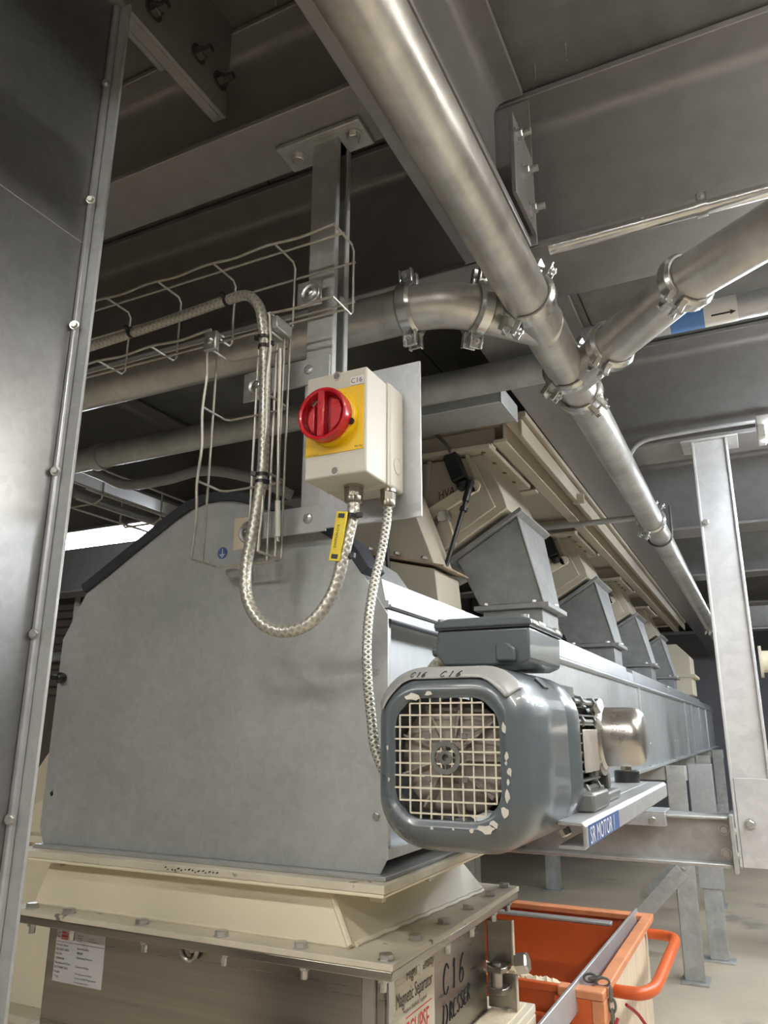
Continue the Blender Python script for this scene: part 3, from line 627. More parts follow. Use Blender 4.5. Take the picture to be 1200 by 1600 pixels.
# hinge on the right side
hg = obj('hinge_bracket', MB().box(-0.645, -0.585, 1.865, 1.873, 0.885, 0.975).box(-0.645, -0.580, 1.865, 1.873, 0.795, 0.866), STAIN, ms, 0.002)
obj('bracket_edge', MB().box(-0.5849, -0.581, 1.862, 1.876, 0.885, 0.976).box(-0.5799, -0.576, 1.862, 1.876, 0.795, 0.866), GOLDL, hg, 0.001)
for z in (0.884, 0.842):
    obj('hinge_ear', MB().prism([(-0.588, 1.864), (-0.588, 1.822), (-0.595, 1.812), (-0.612, 1.812), (-0.632, 1.822), (-0.638, 1.84), (-0.63, 1.864)], 'z', z-0.006, z+0.006), STAIN, hg, 0.002)
obj('hinge_pin', MB().cyl((-0.612, 1.832, 0.8481), (-0.612, 1.832, 0.8779), 0.013, n=20).cyl((-0.612, 1.832, 0.890), (-0.612, 1.832, 0.895), 0.010, n=16), STAINP, hg)
obj('hinge_nut', MB().lathe((-0.566, 1.869, 0.89), (1, 0, 0.2), [(-.010, .022), (.014, .022), (.018, .018)], 6), STAINP, hg)
# front silver plate
la = obj('rating_label', MB().box(-1.436, -1.295, 1.3292, 1.3299, 0.882, 0.980), SILVL, ms); la['label'] = 'silver rating label with small print'
fy = 1.3290; X_, Z_ = (1, 0, 0), (0, 0, 1)
text('C', 0.013, (-1.433, fy, 0.967), X_, Z_, REDINK, la, 'logo')
obj('logo_block', MB().box(-1.421, -1.400, 1.3288, 1.3291, 0.9625, 0.978), REDINK, la)
text('ECLIPSE', 0.0062, (-1.4205, 1.3286, 0.9715), X_, Z_, WINK, la, lift=0.0004, sx=0.82); text('MAGNETICS', 0.0045, (-1.4205, 1.3286, 0.9645), X_, Z_, WINK, la, lift=0.0004, sx=0.8)
for k, s_ in enumerate(['Magnetic', 'Material', 'Handling']): text(s_, 0.0042, (-1.397, fy, 0.974-0.005*k), X_, Z_, INK, la)
for k, s_ in enumerate(['Atlas Way', 'Sheffield', 'S4 7QQ']): text(s_, 0.0042, (-1.375, fy, 0.973-0.005*k), X_, Z_, INK, la)
for k, s_ in enumerate(['Tel +44 (0)114', 'www.eclipsemagnetics.com']): text(s_, 0.0036, (-1.343, fy, 0.970-0.005*k), X_, Z_, INK, la, sx=0.8)
obj('rule', MB().box(-1.434, -1.297, 1.3288, 1.3291, 0.9575, 0.9581), INK, la)
for k, s_ in enumerate(['Product Name', 'HOUSED GRID', 'Part No', 'ST8000038', 'Manufactured Date', 'OCTOBER 2017', 'Weight', '71 Kg']): text(s_, 0.0058, (-1.433, fy, 0.950-0.0085*k), X_, Z_, INK, la)
for k, s_ in enumerate(['Serial Number', '202688', 'Operating Pressure', '', 'Contact Voltage', '', 'This equipment should be', 'isolated correctly. Please contact', 'us to arrange service.']): text(s_, 0.0058 if k < 6 else 0.0046, (-1.372, fy, 0.948-0.0085*k*(1 if k < 6 else 0.92)), X_, Z_, INK, la)
# right maker label and marker writing
ml = obj('maker_label', MB().box(-0.6447, -0.6440, 1.357, 1.545, 0.62, 0.9999), GOLDL, ms); ml['label'] = 'beige maker label with black and red print'
Yd = (0, 1, 0); lx = -0.6439
text('High Intensity', 0.026, (lx, 1.412, 0.960), Yd, Z_, INK, ml, sx=0.9)
text('Magnetic Separator', 0.034, (lx, 1.368, 0.926), Yd, Z_, INK, ml, sx=0.62)
text('Made in Sheffield, England', 0.010, (lx, 1.40, 0.910), Yd, Z_, INK, ml)
text('ECLIPSE', 0.052, (lx, 1.410, 0.858), Yd, Z_, REDINK, ml, sx=0.60)
text('MAGNETICS', 0.038, (lx, 1.410, 0.817), Yd, Z_, REDINK, ml, sx=0.60)
RB = MB()
for z in (0.9005, 0.8515, 0.8475): RB.box(-0.6440, -0.6436, 1.41, 1.53, z, z+0.0018)
obj('red_rules', RB, REDINK, ml)
CB = MB(); cc0 = []
for k in range(24):
    t = radians(70+215*k/23); cc0.append((lx-0.0004, 1.385+0.026*cos(t), 0.846+0.034*sin(t)))
w = [0.0045*(0.5+1.1*sin(pi*k/23)) for k in range(24)]
CB.tube([(lx, p[1], p[2]) for p in cc0], w, 6); 
for v in CB.v: v.x = lx-0.0003+0.0006*((v.x-lx) > 0)
obj('swoosh_logo', CB, REDINK, ml)
scrawl('C16', 0.052, (-0.6448, 1.590, 0.888), Yd, (0, 0.05, 1), INK, ms, r=0.0019, gap=0.85, slant=0.05)
scrawl('D', 0.046, (-0.6448, 1.585, 0.828), Yd, Z_, INK, ms, r=0.0019)
scrawl('RESSER', 0.030, (-0.6448, 1.622, 0.836), (0, 1, 0.06), Z_, INK, ms, r=0.0017, gap=0.70)

# second cream chute behind, left of the end plate
c2 = root('cream_chute', 'cream chute seen in the gap left of the end plate', 'chute', (-2.1, 2.2, 0))
obj('body', MB().prism([(-2.55, 0.02), (-1.80, 0.02), (-1.80, 1.34), (-2.00, 1.34), (-2.55, 1.06)], 'y', 2.05, 2.6), CREAM, c2, 0.003)
obj('sloping_top', MB().hexa([(-2.56, 2.05, 1.065), (-1.80, 2.05, 1.345), (-1.80, 2.6, 1.345), (-2.56, 2.6, 1.065)], [(-2.50, 2.2, 1.34), (-1.86, 2.2, 1.72), (-1.86, 2.5, 1.72), (-2.50, 2.5, 1.34)]), CREAM, c2, 0.003)
obj('joint_flange', MB().box(-2.62, -1.74, 1.99, 2.66, 1.02, 1.045), CREAM, c2, 0.003)
obj('base_flange', MB().box(-2.62, -1.74, 1.97, 2.66, 0.49, 0.515), DUSTY, c2, 0.003)

# slatted brown screen far behind in the same gap
sc = root('slatted_screen', 'brown slatted screen with cream uprights, far behind the end plate', 'screen', (-6.0, 5.6, 0))
for k in range(12): obj('slat', MB().box(-7.4, -5.0, 5.6, 5.63, 1.72+0.086*k, 1.785+0.086*k), BROWN, sc, 0.002)
for x in (-6.95, -6.6, -6.25, -5.9): obj('upright', MB().box(x-0.016, x+0.016, 5.55, 5.5999, 0, 2.76), CREAMD, sc, 0.002)
obj('rail', MB().cyl((-7.4, 5.5, 2.09), (-5.0, 5.5, 2.09), 0.045, n=16), HOTDIP, sc)
obj('lower_panel', MB().box(-7.4, -5.0, 5.6, 5.63, 0.02, 1.70), BROWN, sc)

# ================================================================== GEARED MOTOR
MX, MZ = -0.392, 1.363
mo = root('geared_motor', 'grey geared motor with square fan guard and taped cowl', 'motor', (MX, 1.3, 1.272))
def octo(y, hx, hz, ch, rad=0.3, n=4, cx=MX, cz=MZ):
    """octagon-like ring with rounded chamfers in the XZ plane"""
    pts = []
    cr = [(1, 1), (-1, 1), (-1, -1), (1, -1)]
    for i, (sx, sz) in enumerate(cr):
        a0 = pi/2*i
        for k in range(n+1):
            t = a0+pi/2*k/n
            # superellipse-like corner arc of radius ch
            pts.append((cx+sx*(hx-ch)+ch*cos(t), y, cz+sz*(hz-ch)+ch*sin(t)))
    return pts
HX, HZ = 0.114, 0.123
rs = [octo(1.302, HX, HZ, .072, n=8), octo(1.225, HX, HZ, .072, n=8), octo(1.222, HX-.002, HZ-.002, .072, n=8), octo(1.216, HX-.002, HZ-.002, .072, n=8), octo(1.213, HX, HZ, .072, n=8),
      octo(1.035, HX-.001, HZ-.001, .070, n=8), octo(1.012, HX-.006, HZ-.006, .068, n=8), octo(0.998, HX-.014, HZ-.014, .070, n=8), octo(0.990, HX-.024, HZ-.026, .050, n=8), octo(0.987, HX-.028, HZ-.034, .046, n=8),
      octo(0.9875, HX-.031, HZ-.038, .044, n=8), octo(0.9915, HX-.034, HZ-.041, .042, n=8), octo(0.992, HX-.039, HZ-.045, .040, n=8), octo(0.996, HX-.039, HZ-.045, .040, n=8), octo(1.02, HX-.03, HZ-.03, .05, n=8), octo(1.30, HX-.004, HZ-.004, .072, n=8)]
cw = obj('fan_cowl', MB().rings(rs, closed=True), MOTOR, mo, smooth=50)
# vent slot near the top right edge
obj('vent_slot', MB().obox((MX+HX-.072+.0509, 1.150, MZ+HZ-.072+.0509), (0, 1, 0), (0.6, 0, -0.6), (1, 0, 1), 0.014, 0.009, 0.0026), BLACK, cw)
# guard bars across an octagonal opening
gx, gz, gc = HX-.0385, HZ-.0445, 0.030
def clipx(z):                       # half width of the opening at height z above centre
    a = abs(z); return gx if a < gz-gc else gx-(a-(gz-gc))
def clipz(x):
    a = abs(x); return gz if a < gx-gc else gz-(a-(gx-gc))
for k in range(-4, 6):
    x = (k-0.5)*0.0152
    h_ = clipz(x)
    obj('guard_bar', MB().box(MX+x-.0011, MX+x+.0011, 0.9925, 0.9945, MZ-h_, MZ+h_), GUARD, cw)
for k in range(-4, 6):
    z = (k-0.5)*0.0158
    h_ = clipx(z)
    obj('guard_bar', MB().box(MX-h_, MX+h_, 0.9915, 0.9932, MZ+z-.0011, MZ+z+.0011), GUARD, cw)
hb = MB()
for r0_, r1_ in ((0.0045, 0.0095), (0.0150, 0.0215)):
    hb.lathe((MX-0.001, 0.9905, MZ), (0, 1, 0), [(0, r0_), (0, r1_), (.004, r1_), (.004, r0_)], 28, True)
for k in range(4):
    t = pi/2*k; hb.obox((MX-0.001+0.0122*cos(t), 0.9925, MZ+0.0122*sin(t)), (cos(t), 0, sin(t)), (0, 1, 0), (-sin(t), 0, cos(t)), 0.0045, 0.0015, 0.0012)
obj('guard_hub', hb, CASTM, cw)
for sx in (-1, 1):
    for sz in (-1, 1):
        obj('guard_gusset', MB().prism([(MX+sx*.0225, MZ+sz*.0235), (MX+sx*.0315, MZ+sz*.0235), (MX+sx*.0300, MZ+sz*.0305), (MX+sx*.0225, MZ+sz*.0320)], 'y', 0.991, 0.994), CASTM, cw, 0.001)
# octagonal corner fillets of the guard opening
for sx in (-1, 1):
    for sz in (-1, 1):
        obj('guard_corner', MB().prism([(MX+sx*(gx-gc), MZ+sz*(gz+.004)), (MX+sx*(gx+.004), MZ+sz*(gz-gc)), (MX+sx*(gx+.004), MZ+sz*(gz+.004))], 'y', 0.9922, 0.9955), MOTOR, cw)
fan = MB().lathe((MX, 1.012, MZ), (0, 1, 0), [(-.006, .006), (-.006, .016), (0, .024), (.006, .060), (.012, .076), (.016, .079), (.022, .079)], 32)
fan.lathe((MX, 1.0055, MZ), (0, -1, 0), [(0, .007), (.009, .005)], 12)
obj('fan', fan, FANM, mo)
for k in range(9):
    t = 2*pi*k/9
    obj('fan_blade', MB().obox((MX+0.050*cos(t), 1.0125, MZ+0.050*sin(t)), (cos(t), 0.09, sin(t)), (-0.6*sin(t), 0.8, 0.6*cos(t)), (-sin(t), 0, cos(t)), 0.027, 0.005, 0.0015), FANM, mo)
# chipped paint flecks round the rim
def fleck(cx, cz, sx, sz, y, nrm=(0, -1, 0)):
    n_ = 9; b = MB(); nv = Vector(nrm).normalized(); a_, b_ = frame(nv)
    pts = []
    for k in range(n_):
        t = 2*pi*k/n_; q = random.uniform(0.55, 1.15)
        pts.append(Vector((cx, y, cz))+a_*(sx*q*cos(t))+b_*(sz*q*sin(t)))
    b.rings([pts, [p+nv*0.0006 for p in pts]])
    obj('paint_chip', b, CHIP, cw, smooth=0)
for (dx, dz, a_, b_) in [(-.047, .080, .011, .006), (-.023, .084, .006, .003), (.083, .038, .004, .008), (.085, .004, .003, .006), (.088, -.016, .004, .006), (.0845, -.045, .004, .009), (.086, -.028, .002, .004),
                         (.080, -.064, .005, .007), (.066, -.080, .007, .006), (.055, -.086, .012, .006), (.035, -.088, .004, .003), (.01, -.088, .002, .002), (-.02, -.088, .003, .002), (-.085, .012, .002, .003), (-.083, -.03, .002, .003), (.084, -.005, .002, .003)]:
    fleck(MX+dx, MZ+dz, a_, b_, 0.9872)
# grey tape across the top front with writing
T = MB(); NN = 24; sel = list(range(9, 2*(NN+1)-5))
def tape_row(y, d, ch, lift, k0=0.0):
    r_ = octo(y, HX-d+lift, HZ-d+lift, ch, n=NN); return [Vector(r_[k])+Vector((0, -lift*0.8, 0)) for k in sel]
rows = [tape_row(1.026, .0030, .0694, .0016), tape_row(1.019, .0045, .069, .0017), tape_row(1.012, .006, .068, .0018), tape_row(0.998, .014, .070, .002), tape_row(0.9925, .0205, .062, .0022)]
for a_, row in enumerate(rows):
    for k, p in enumerate(row): T.v.append(p+Vector((0, 0, random.uniform(-.0004, .0004)-(0.0012*sin(k*0.5) if a_ == 4 else 0))))
for i in range(4):
    for k in range(len(sel)-1): T.f.append((i*len(sel)+k, i*len(sel)+k+1, (i+1)*len(sel)+k+1, (i+1)*len(sel)+k))
tape = obj('cloth_tape', T, TAPE, mo); tape['label'] = 'strip of grey cloth tape with pen writing'
md = tape.modifiers.new('thick', 'SOLIDIFY'); md.thickness = 0.0012; md.offset = 1
yd_ = Vector((0, 0.75, 0.66))
scrawl('C16', 0.0105, (MX-0.052, 0.9885, MZ+HZ-0.0165), (1, 0, 0), yd_, INK, tape, r=0.0006, gap=0.8, slant=0.2)
scrawl('C16', 0.0120, (MX-0.007, 0.9880, MZ+HZ-0.0170), (1, 0, 0), yd_, INK, tape, r=0.0006, gap=0.95, slant=0.25)
# terminal box
tb = obj('terminal_box', MB().prism([(-0.444, 1.546), (-0.448, 1.512), (-0.434, 1.492), (-0.318, 1.490), (-0.300, 1.497), (-0.298, 1.546)], 'y', 1.095, 1.285), MOTOR, mo, 0.004)
ld = obj('lid', MB().prism([(-0.448, 1.548), (-0.448, 1.557), (-0.425, 1.563), (-0.315, 1.563), (-0.294, 1.557), (-0.294, 1.548)], 'y', 1.090, 1.290), MOTOR, tb, 0.003)
obj('lid_seam', MB().box(-0.4465, -0.2965, 1.0925, 1.2875, 1.5459, 1.5481), BLACK, tb)
for (x, y) in ((-0.438, 1.10), (-0.305, 1.10), (-0.305, 1.28)): obj('lid_screw', MB().cyl((x, y, 1.555), (x, y, 1.564), 0.006, n=10), ZINC, ld)
obj('knockout_boss', MB().prism([(-0.348, 1.496), (-0.3185, 1.496), (-0.3185, 1.514), (-0.330, 1.524), (-0.348, 1.520)], 'y', 1.083, 1.0949), MOTOR, tb, 0.003)
for (y, z, l_) in ((1.10, 1.554, .02), (1.135, 1.556, .04), (1.24, 1.555, .03)): obj('worn_edge', MB().box(-0.2939, -0.2932, y, y+l_, z-0.003, z+0.002), CHIP, ld, 0.001)
obj('cable_gland', MB().cyl((-0.447, 1.16, 1.522), (-0.467, 1.16, 1.522), 0.013, n=6).cyl((-0.467, 1.16, 1.522), (-0.476, 1.16, 1.522), 0.009, n=12), MOTOR, tb)
obj('motor_lead', MB().tube(spline([(-0.452, 1.19, 1.515), (-0.475, 1.20, 1.512), (-0.500, 1.21, 1.495), (-0.515, 1.22, 1.465), (-0.525, 1.24, 1.40)], 6), 0.011, 12, uv=True), BRAIDA, mo)
# finned stator
obj('stator', MB().rings([octo(1.3021, HX-.026, HZ-.026, .06, n=6), octo(1.475, HX-.026, HZ-.026, .06, n=6)]), CASTM, mo)
for k in range(13):
    z = MZ-0.090+0.015*k
    obj('cooling_fin', MB().box(MX+0.06, MX+HX-0.004-(0.014 if abs(k-6) > 4 else 0), 1.3025, 1.468, z-.0014, z+.0014), CASTM, mo)
for k in range(9):
    x = MX-0.075+0.018*k
    obj('cooling_fin', MB().box(x-.0016, x+.0016, 1.3025, 1.468, MZ+0.06, MZ+HZ-0.010), CASTM, mo)
obj('nameplate', MB().box(MX+HX-0.0039, MX+HX-0.0019, 1.335, 1.455, 1.330, 1.400), PLATE, mo, 0.001)['label'] = 'worn metal nameplate'
for z in (MZ+0.083, MZ+0.050, MZ-0.060):
    obj('tie_bolt', MB().cyl((MX+HX-0.010, 1.303, z), (MX+HX-0.010, 1.470, z), 0.005, n=10).lathe((MX+HX-0.010, 1.345, z), (0, 1, 0), [(0, .010), (.012, .010)], 6).lathe((MX+HX-0.010, 1.445, z), (0, 1, 0), [(0, .010), (.010, .010)], 6), CASTM, mo)
obj('cowl_screw', MB().lathe((MX+HX-0.030, 1.275, MZ-HZ+0.010), (0.5, 0, -1), [(0, .009), (.010, .009), (.012, .006)], 6), ZINC, mo)
# gear case
gb = obj('gear_case', MB().rings([octo(1.4755, .100, .108, .07, n=6), octo(1.487, .104, .112, .075, n=6), octo(1.495, .090, .100, .07, n=6, cz=MZ+.01), octo(1.61, .090, .100, .07, n=6, cz=MZ+.01), octo(1.64, .08, .085, .06, n=6, cz=MZ+.01)]), CASTM, mo)
obj('output_boss', MB().cyl((-0.665, 1.545, 1.387), (-0.305, 1.545, 1.387), 0.066, n=32), CASTM, gb)
obj('cover_flange', MB().lathe((-0.2935, 1.545, 1.387), (1, 0, 0), [(-.010, .069), (0, .071), (.006, .071), (.009, .064)], 40), STAINP, gb)
obj('shaft_cover', MB().lathe((-0.2845, 1.545, 1.387), (1, 0, 0), [(0, .060), (.005, .0545), (.055, .0535), (.066, .051), (.073, .045), (.0755, .038), (.0755, 0.001)], 40), STAINP, gb)['label'] = 'round stainless shaft cover'
for k in range(4):
    t = pi/4+pi/2*k; inst('cover_screw', HEXS, mo, (-0.2875, 1.545+0.0655*cos(t), 1.387+0.0655*sin(t)), (1, 0, 0))
obj('foot', MB().box(-0.50, -0.275, 1.43, 1.62, 1.2725, 1.290).prism([(-0.33, 1.2901), (-0.29, 1.2901), (-0.29, 1.315), (-0.305, 1.35), (-0.33, 1.35)], 'y', 1.44, 1.47).prism([(-0.33, 1.2901), (-0.29, 1.2901), (-0.29, 1.315), (-0.305, 1.35), (-0.33, 1.35)], 'y', 1.58, 1.61), CASTM, gb, 0.004)
obj('foot_lug', MB().box(-0.36, -0.262, 1.30, 1.4290, 1.2725, 1.302), CASTM, gb, 0.005)
inst('bolt', HEX, mo, (-0.305, 1.385, 1.302), (0, 0, 1)); inst('bolt', HEX, mo, (-0.30, 1.525, 1.2901), (0, 0, 1))
for (y, z) in ((1.478, MZ+0.075), (1.478, MZ+0.045)): inst('case_bolt', HEX, mo, (MX+0.105, y, z), (0.9, 0, 0.3))

mb_ = root('motor_channel', 'dusty folded channel bracket carrying the motor, with blue sign', 'bracket', (-0.4, 1.7, 1.232))
obj('top_plate', MB().box(-0.47, -0.2921, 1.34, 2.15, 1.2665, 1.272), GALVL, mb_, 0.001)
obj('channel', MB().prism([(-0.292, 1.272), (-0.256, 1.272), (-0.25, 1.266), (-0.25, 1.240), (-0.254, 1.235), (-0.292, 1.235), (-0.292, 1.240), (-0.256, 1.240), (-0.256, 1.2665), (-0.292, 1.2665)], 'y', 1.17, 2.15), GALVL, mb_, 0.0015)
for y in (1.75, 2.05): obj('wall_arm', MB().box(-0.645, -0.4, y-0.03, y+0.03, 1.2205, 1.2664), GALVL, mb_, 0.002)
sg = obj('sign', MB().box(-0.2499, -0.2493, 1.182, 1.435, 1.2385, 1.267), BLUEL, mb_); sg['label'] = 'blue sign reading SR MOTOR 1'
text('SR MOTOR 1', 0.0335, (-0.2492, 1.188, 1.2410), Yd, Z_, WINK, sg, sx=1.05)
obj('rubber_mount', MB().lathe((-0.336, 2.09, 1.2722), (0, 0, 1), [(0, .031), (.026, .031), (.028, .028)], 28), BLACK, mb_)['label'] = 'black rubber mount'
obj('mount_stud', MB().cyl((-0.336, 2.09, 1.2985), (-0.336, 2.09, 1.325), 0.008, n=10).lathe((-0.336, 2.09, 1.3003), (0, 0, 1), [(0, .015), (.009, .015)], 6), GLAND, mb_)

# ================================================================== STRUT BRACKET, PLATE, ISOLATOR
st = root('strut_bracket', 'vertical strut channel hung from the beam with flat bars', 'bracket', (-0.80, 1.34, 1.845))
SX0, SX1, SY0, SY1 = -0.838, -0.768, 1.306, 1.376
obj('strut', MB().prism([(SX0, SY0), (SX1, SY0), (SX1, SY0+.018), (SX1-.008, SY0+.018), (SX1-.008, SY0+.006), (SX0+.006, SY0+.006), (SX0+.006, SY1-.006), (SX1-.008, SY1-.006), (SX1-.008, SY1-.018), (SX1, SY1-.018), (SX1, SY1), (SX0, SY1)], 'z', 1.845, 2.785), HOTDIP, st, 0.003)
obj('head_plate', MB().box(-0.935, -0.700, 1.285, 1.372, 2.7851, 2.7985), HOTDIP, st, 0.003)
inst('bolt', HEXL, st, (-0.893, 1.325, 2.785), (0, 0, -1), 0.3); inst('bolt', HEXL, st, (-0.732, 1.322, 2.785), (0, 0, -1), 0.8)
obj('weld', MB().tube([(SX0+0.007*k, 1.304, 2.783) for k in range(11)], 0.005, 6), HOTDIP, st)
b1_ = obj('flat_bar', MB().box(-0.99, -0.772, 1.3005, 1.3058, 2.132, 2.195), GALV, st, 0.001)
b2_ = obj('flat_bar', MB().box(-0.985, -0.772, 1.3005, 1.3058, 1.792, 1.850), GALV, st, 0.001)
PAN = MB().lathe((0, 0, 0), (0, 0, 1), [(0, .0115), (.003, .0105), (.005, .006)], 16).obox((0, 0, .005), (1, 0, 0), (0, 1, 0), (0, 0, 1), .0015, .009, .0004).obox((0, 0, .005), (1, 0, 0), (0, 1, 0), (0, 0, 1), .009, .0015, .0004).mesh('pan_screw_mesh'); PAN.materials.append(ZINC)
inst('pan_screw', PAN, st, (-0.825, 1.3005, 2.168), (0, -1, 0)); inst('pan_screw', PAN, st, (-0.815, 1.3005, 1.823), (0, -1, 0))
inst('bolt', HEXS, st, (SX1, 1.34, 2.35), (1, 0, 0))
pl = obj('mounting_plate', MB().box(-0.790, -0.556, 1.3006, 1.3056, 1.797, 2.130), GALVL, st, 0.001)

iso = root('isolator_switch', 'pale isolator box with red rotary handle on yellow plate', 'switch', (-0.665, 1.22, 1.84))
BX0, BX1, BZ0, BZ1 = -0.731, -0.599, 1.848, 2.058
bb_ = MB().prism([(BX0+.004, BZ0-.004), (BX1+.006, BZ0-.004), (BX1+.006, BZ1+.004), (BX0+.004, BZ1+.004)], 'y', 1.236, 1.3004)
base = obj('base', bb_, BOXP, iso, 0.007, seg=3)
cov = obj('cover', MB().box(BX0, BX1, 1.148, 1.2355, BZ0, BZ1), BOXP, iso, 0.004, seg=3)
obj('seam_rib', MB().box(BX0+.001, BX1+.0035, 1.232, 1.240, BZ0-.0015, BZ1+.0015), BOXP, iso, 0.002)
obj('knockout', MB().lathe((BX1+.006, 1.270, 1.895), (1, 0, 0), [(0, .018), (.0016, .0175), (.0016, .0155), (.0006, .015), (.0006, 0.001)], 28), BOXP, base)
for z in (BZ1-0.008, BZ0+0.010):
    obj('screw_recess', MB().lathe((-0.664, 1.1478, z), (0, -1, 0), [(0, .0095), (.0015, .009), (.0015, .0068), (0, .0065)], 20, True), BOXP, cov)
    obj('cover_screw', MB().cyl((-0.664, 1.1479, z), (-0.664, 1.1472, z), 0.0066, n=16), CASTM, cov)
yp = obj('yellow_plate', MB().box(-0.7285, -0.604, 1.1466, 1.1479, 1.893, 2.022), YELLOW, cov, 0.0006)
lb = obj('number_label', MB().box(-0.634, -0.6055, 1.1470, 1.1479, 2.024, 2.041), WHITEL, cov); lb['label'] = 'white label reading C16'
text('C16', 0.0145, (-0.6325, 1.1469, 2.0275), X_, Z_, PURINK, lb)
text('Kraus & Naimer', 0.0042, (-0.726, 1.1464, 1.8945), X_, Z_, INK, yp)
text('PN-9U', 0.0058, (-0.622, 1.1464, 1.897), X_, Z_, INK, yp)
text('OFF', 0.0085, (-0.7235, 1.1464, 2.003), (0.7, 0, 0.7), (-0.7, 0, 0.7), INK, yp)
hc = Vector((-0.6745, 1.1465, 1.962))
obj('yellow_collar', MB().lathe(hc+Vector((0.004, 0, 0)), (0, -1, 0), [(0, .0545), (.010, .0535), (.012, .049)], 48), YELLOW, cov)
hn = obj('rotary_handle', MB().lathe(hc+Vector((0, -.012, 0)), (0, -1, 0), [(0, .044), (0, .0515), (.016, .0525), (.0215, .0515), (.0225, .048), (.0205, .0445), (.008, .0415)], 56, True), RED, iso); hn['label'] = 'red round padlockable handle'
obj('handle_floor', MB().lathe(hc+Vector((0, -.0121, 0)), (0, -1, 0), [(0, .0439), (.004, .0435), (.005, .041)], 40), REDD, hn)
obj('grip_bar', MB().box(hc.x-.0095, hc.x+.0045, hc.y-.0350, hc.y-.0165, hc.z-.0455, hc.z+.0455), RED, hn, 0.002)
obj('grip_wing', MB().prism([(hc.x+.0175, hc.z+.030), (hc.x+.033, hc.z+.024), (hc.x+.040, hc.z+.004), (hc.x+.036, hc.z-.02), (hc.x+.0175, hc.z-.038)], 'y', hc.y-.0300, hc.y-.0165), RED, hn, 0.002)
obj('grip_wing', MB().prism([(hc.x-.0185, hc.z+.022), (hc.x-.030, hc.z+.010), (hc.x-.034, hc.z-.010), (hc.x-.028, hc.z-.028), (hc.x-.0185, hc.z-.036)], 'y', hc.y-.0290, hc.y-.0165), RED, hn, 0.002)
obj('padlock_slot', MB().obox(hc+Vector((-.026, -.0175, .031)), (0.7, 0, .7), (0, 1, 0), (-.7, 0, .7), .007, .002, .0045), GLAND, hn, 0.001)
obj('padlock_hole', MB().cyl(hc+Vector((.0505, -.010, -.017)), hc+Vector((.0505, -.0135, -.017)), 0.0065, n=14), BLACK, iso)
def gland(x, y, z, r):
    g = MB().lathe((x, y, z), (0, 0, -1), [(0, r*1.12), (.006, r*1.12)], 24).lathe((x, y, z-.0062), (0, 0, -1), [(0, r*1.06), (.016, r*1.06)], 6).lathe((x, y, z-.0225), (0, 0, -1), [(0, r*1.02), (.004, r*1.05), (.010, r*.98), (.013, r*.72)], 24)
    return obj('cable_gland', g, GLAND, iso)
gland(-0.660, 1.215, BZ0-.0001, 0.0170); gland(-0.603-.003, 1.255, BZ0-.0041, 0.0140)

# ================================================================== CABLE BASKETS
def wavy(p, q, amp, nv, up, k=8):
    p = Vector(p); q = Vector(q); up = Vector(up); out = []
    for i in range(nv*k+1):
        t = i/(nv*k); out.append(p+(q-p)*t+up*amp*(1-cos(2*pi*nv*t))/2)
    return out
WR = 0.0027
ht = root('cable_basket', 'horizontal wire cable basket fixed to the strut', 'basket', (-1.4, 1.24, 2.25))
YB, YF, ZT, ZL = 1.285, 1.195, 2.437, 2.262
for (y, z) in ((YB+.003, 2.40), (YB+.003, 2.30)): obj('long_wire', MB().cyl((-2.6, y, z), (-0.704, y, z), WR, n=8), WIRE, ht)
obj('long_wire', MB().cyl((-2.6, 1.235, ZT+.004), (-0.704, 1.235, ZT+.004), WR, n=8), WIRE, ht)
obj('long_wire', MB().cyl((-2.6, 1.245, ZL-.004), (-0.704, 1.245, ZL-.004), WR, n=8), WIRE, ht)
obj('edge_wire', MB().tube(wavy((-2.6, YF, ZT), (-0.708, YF, ZT), -0.006, 11, (0, 0, 1)), WR*1.15, 8), WIRE, ht)
obj('edge_wire', MB().tube(wavy((-2.6, YF, ZL), (-1.02, YF, ZL), -0.006, 9, (0, 0, 1)), WR*1.15, 8), WIRE, ht)
obj('edge_wire', MB().tube(wavy((-0.875, YF, ZL), (-0.708, YF, ZL), -0.004, 1, (0, 0, 1)), WR*1.15, 8), WIRE, ht)
for x in (-0.706, -0.860, -1.030, -1.198, -1.365, -1.53, -1.70, -1.87, -2.04, -2.2, -2.37):
    obj('rib_wire', MB().tube([(x, YF, ZT), (x, YB-.012, ZT), (x, YB-.002, ZT-.012), (x, YB-.002, ZL+.012), (x, YB-.012, ZL), (x, YF if not -1.02 < x < -.87 else YF+.02, ZL)], WR, 8), WIRE, ht)
def square_washer(parent, x, y, z, half=0.033, m=ZINC):
    w_ = obj('square_washer', MB().box(x-half, x+half, y-.005, y, z-half, z+half), m, parent, 0.003)
    obj('washer_dish', MB().lathe((x+.003, y-.0051, z), (0, -1, 0), [(0, .025), (.002, .022), (.0005, .016), (.003, .012)], 28), ZINC, w_)
    obj('screw_head', MB().lathe((x+.003, y-.008, z), (0, -1, 0), [(0, .0105), (.003, .0095), (.005, .005)], 16).obox((x+.003, y-.0132, z), (1, 0, 0), (0, 1, 0), (0, 0, 1), .007, .0005, .0012), CLAMPM, w_)
square_washer(ht, -0.815, 1.2815, 2.345)
vt = root('cable_basket', 'vertical wire cable basket dropping to the end plate', 'basket', (-0.94, 1.24, 1.73))
VX0, VX1, VT = -1.028, -0.862, 2.225
obj('edge_wire', MB().tube(wavy((VX0, YF, 1.735), (VX0, YF, VT+.01), 0.006, 3, (1, 0, 0)), WR*1.15, 8), WIRE, vt)
obj('edge_wire', MB().tube(wavy((VX1, YF, 1.735), (VX1, YF, VT+.04), 0.006, 3, (1, 0, 0)), WR*1.15, 8), WIRE, vt)
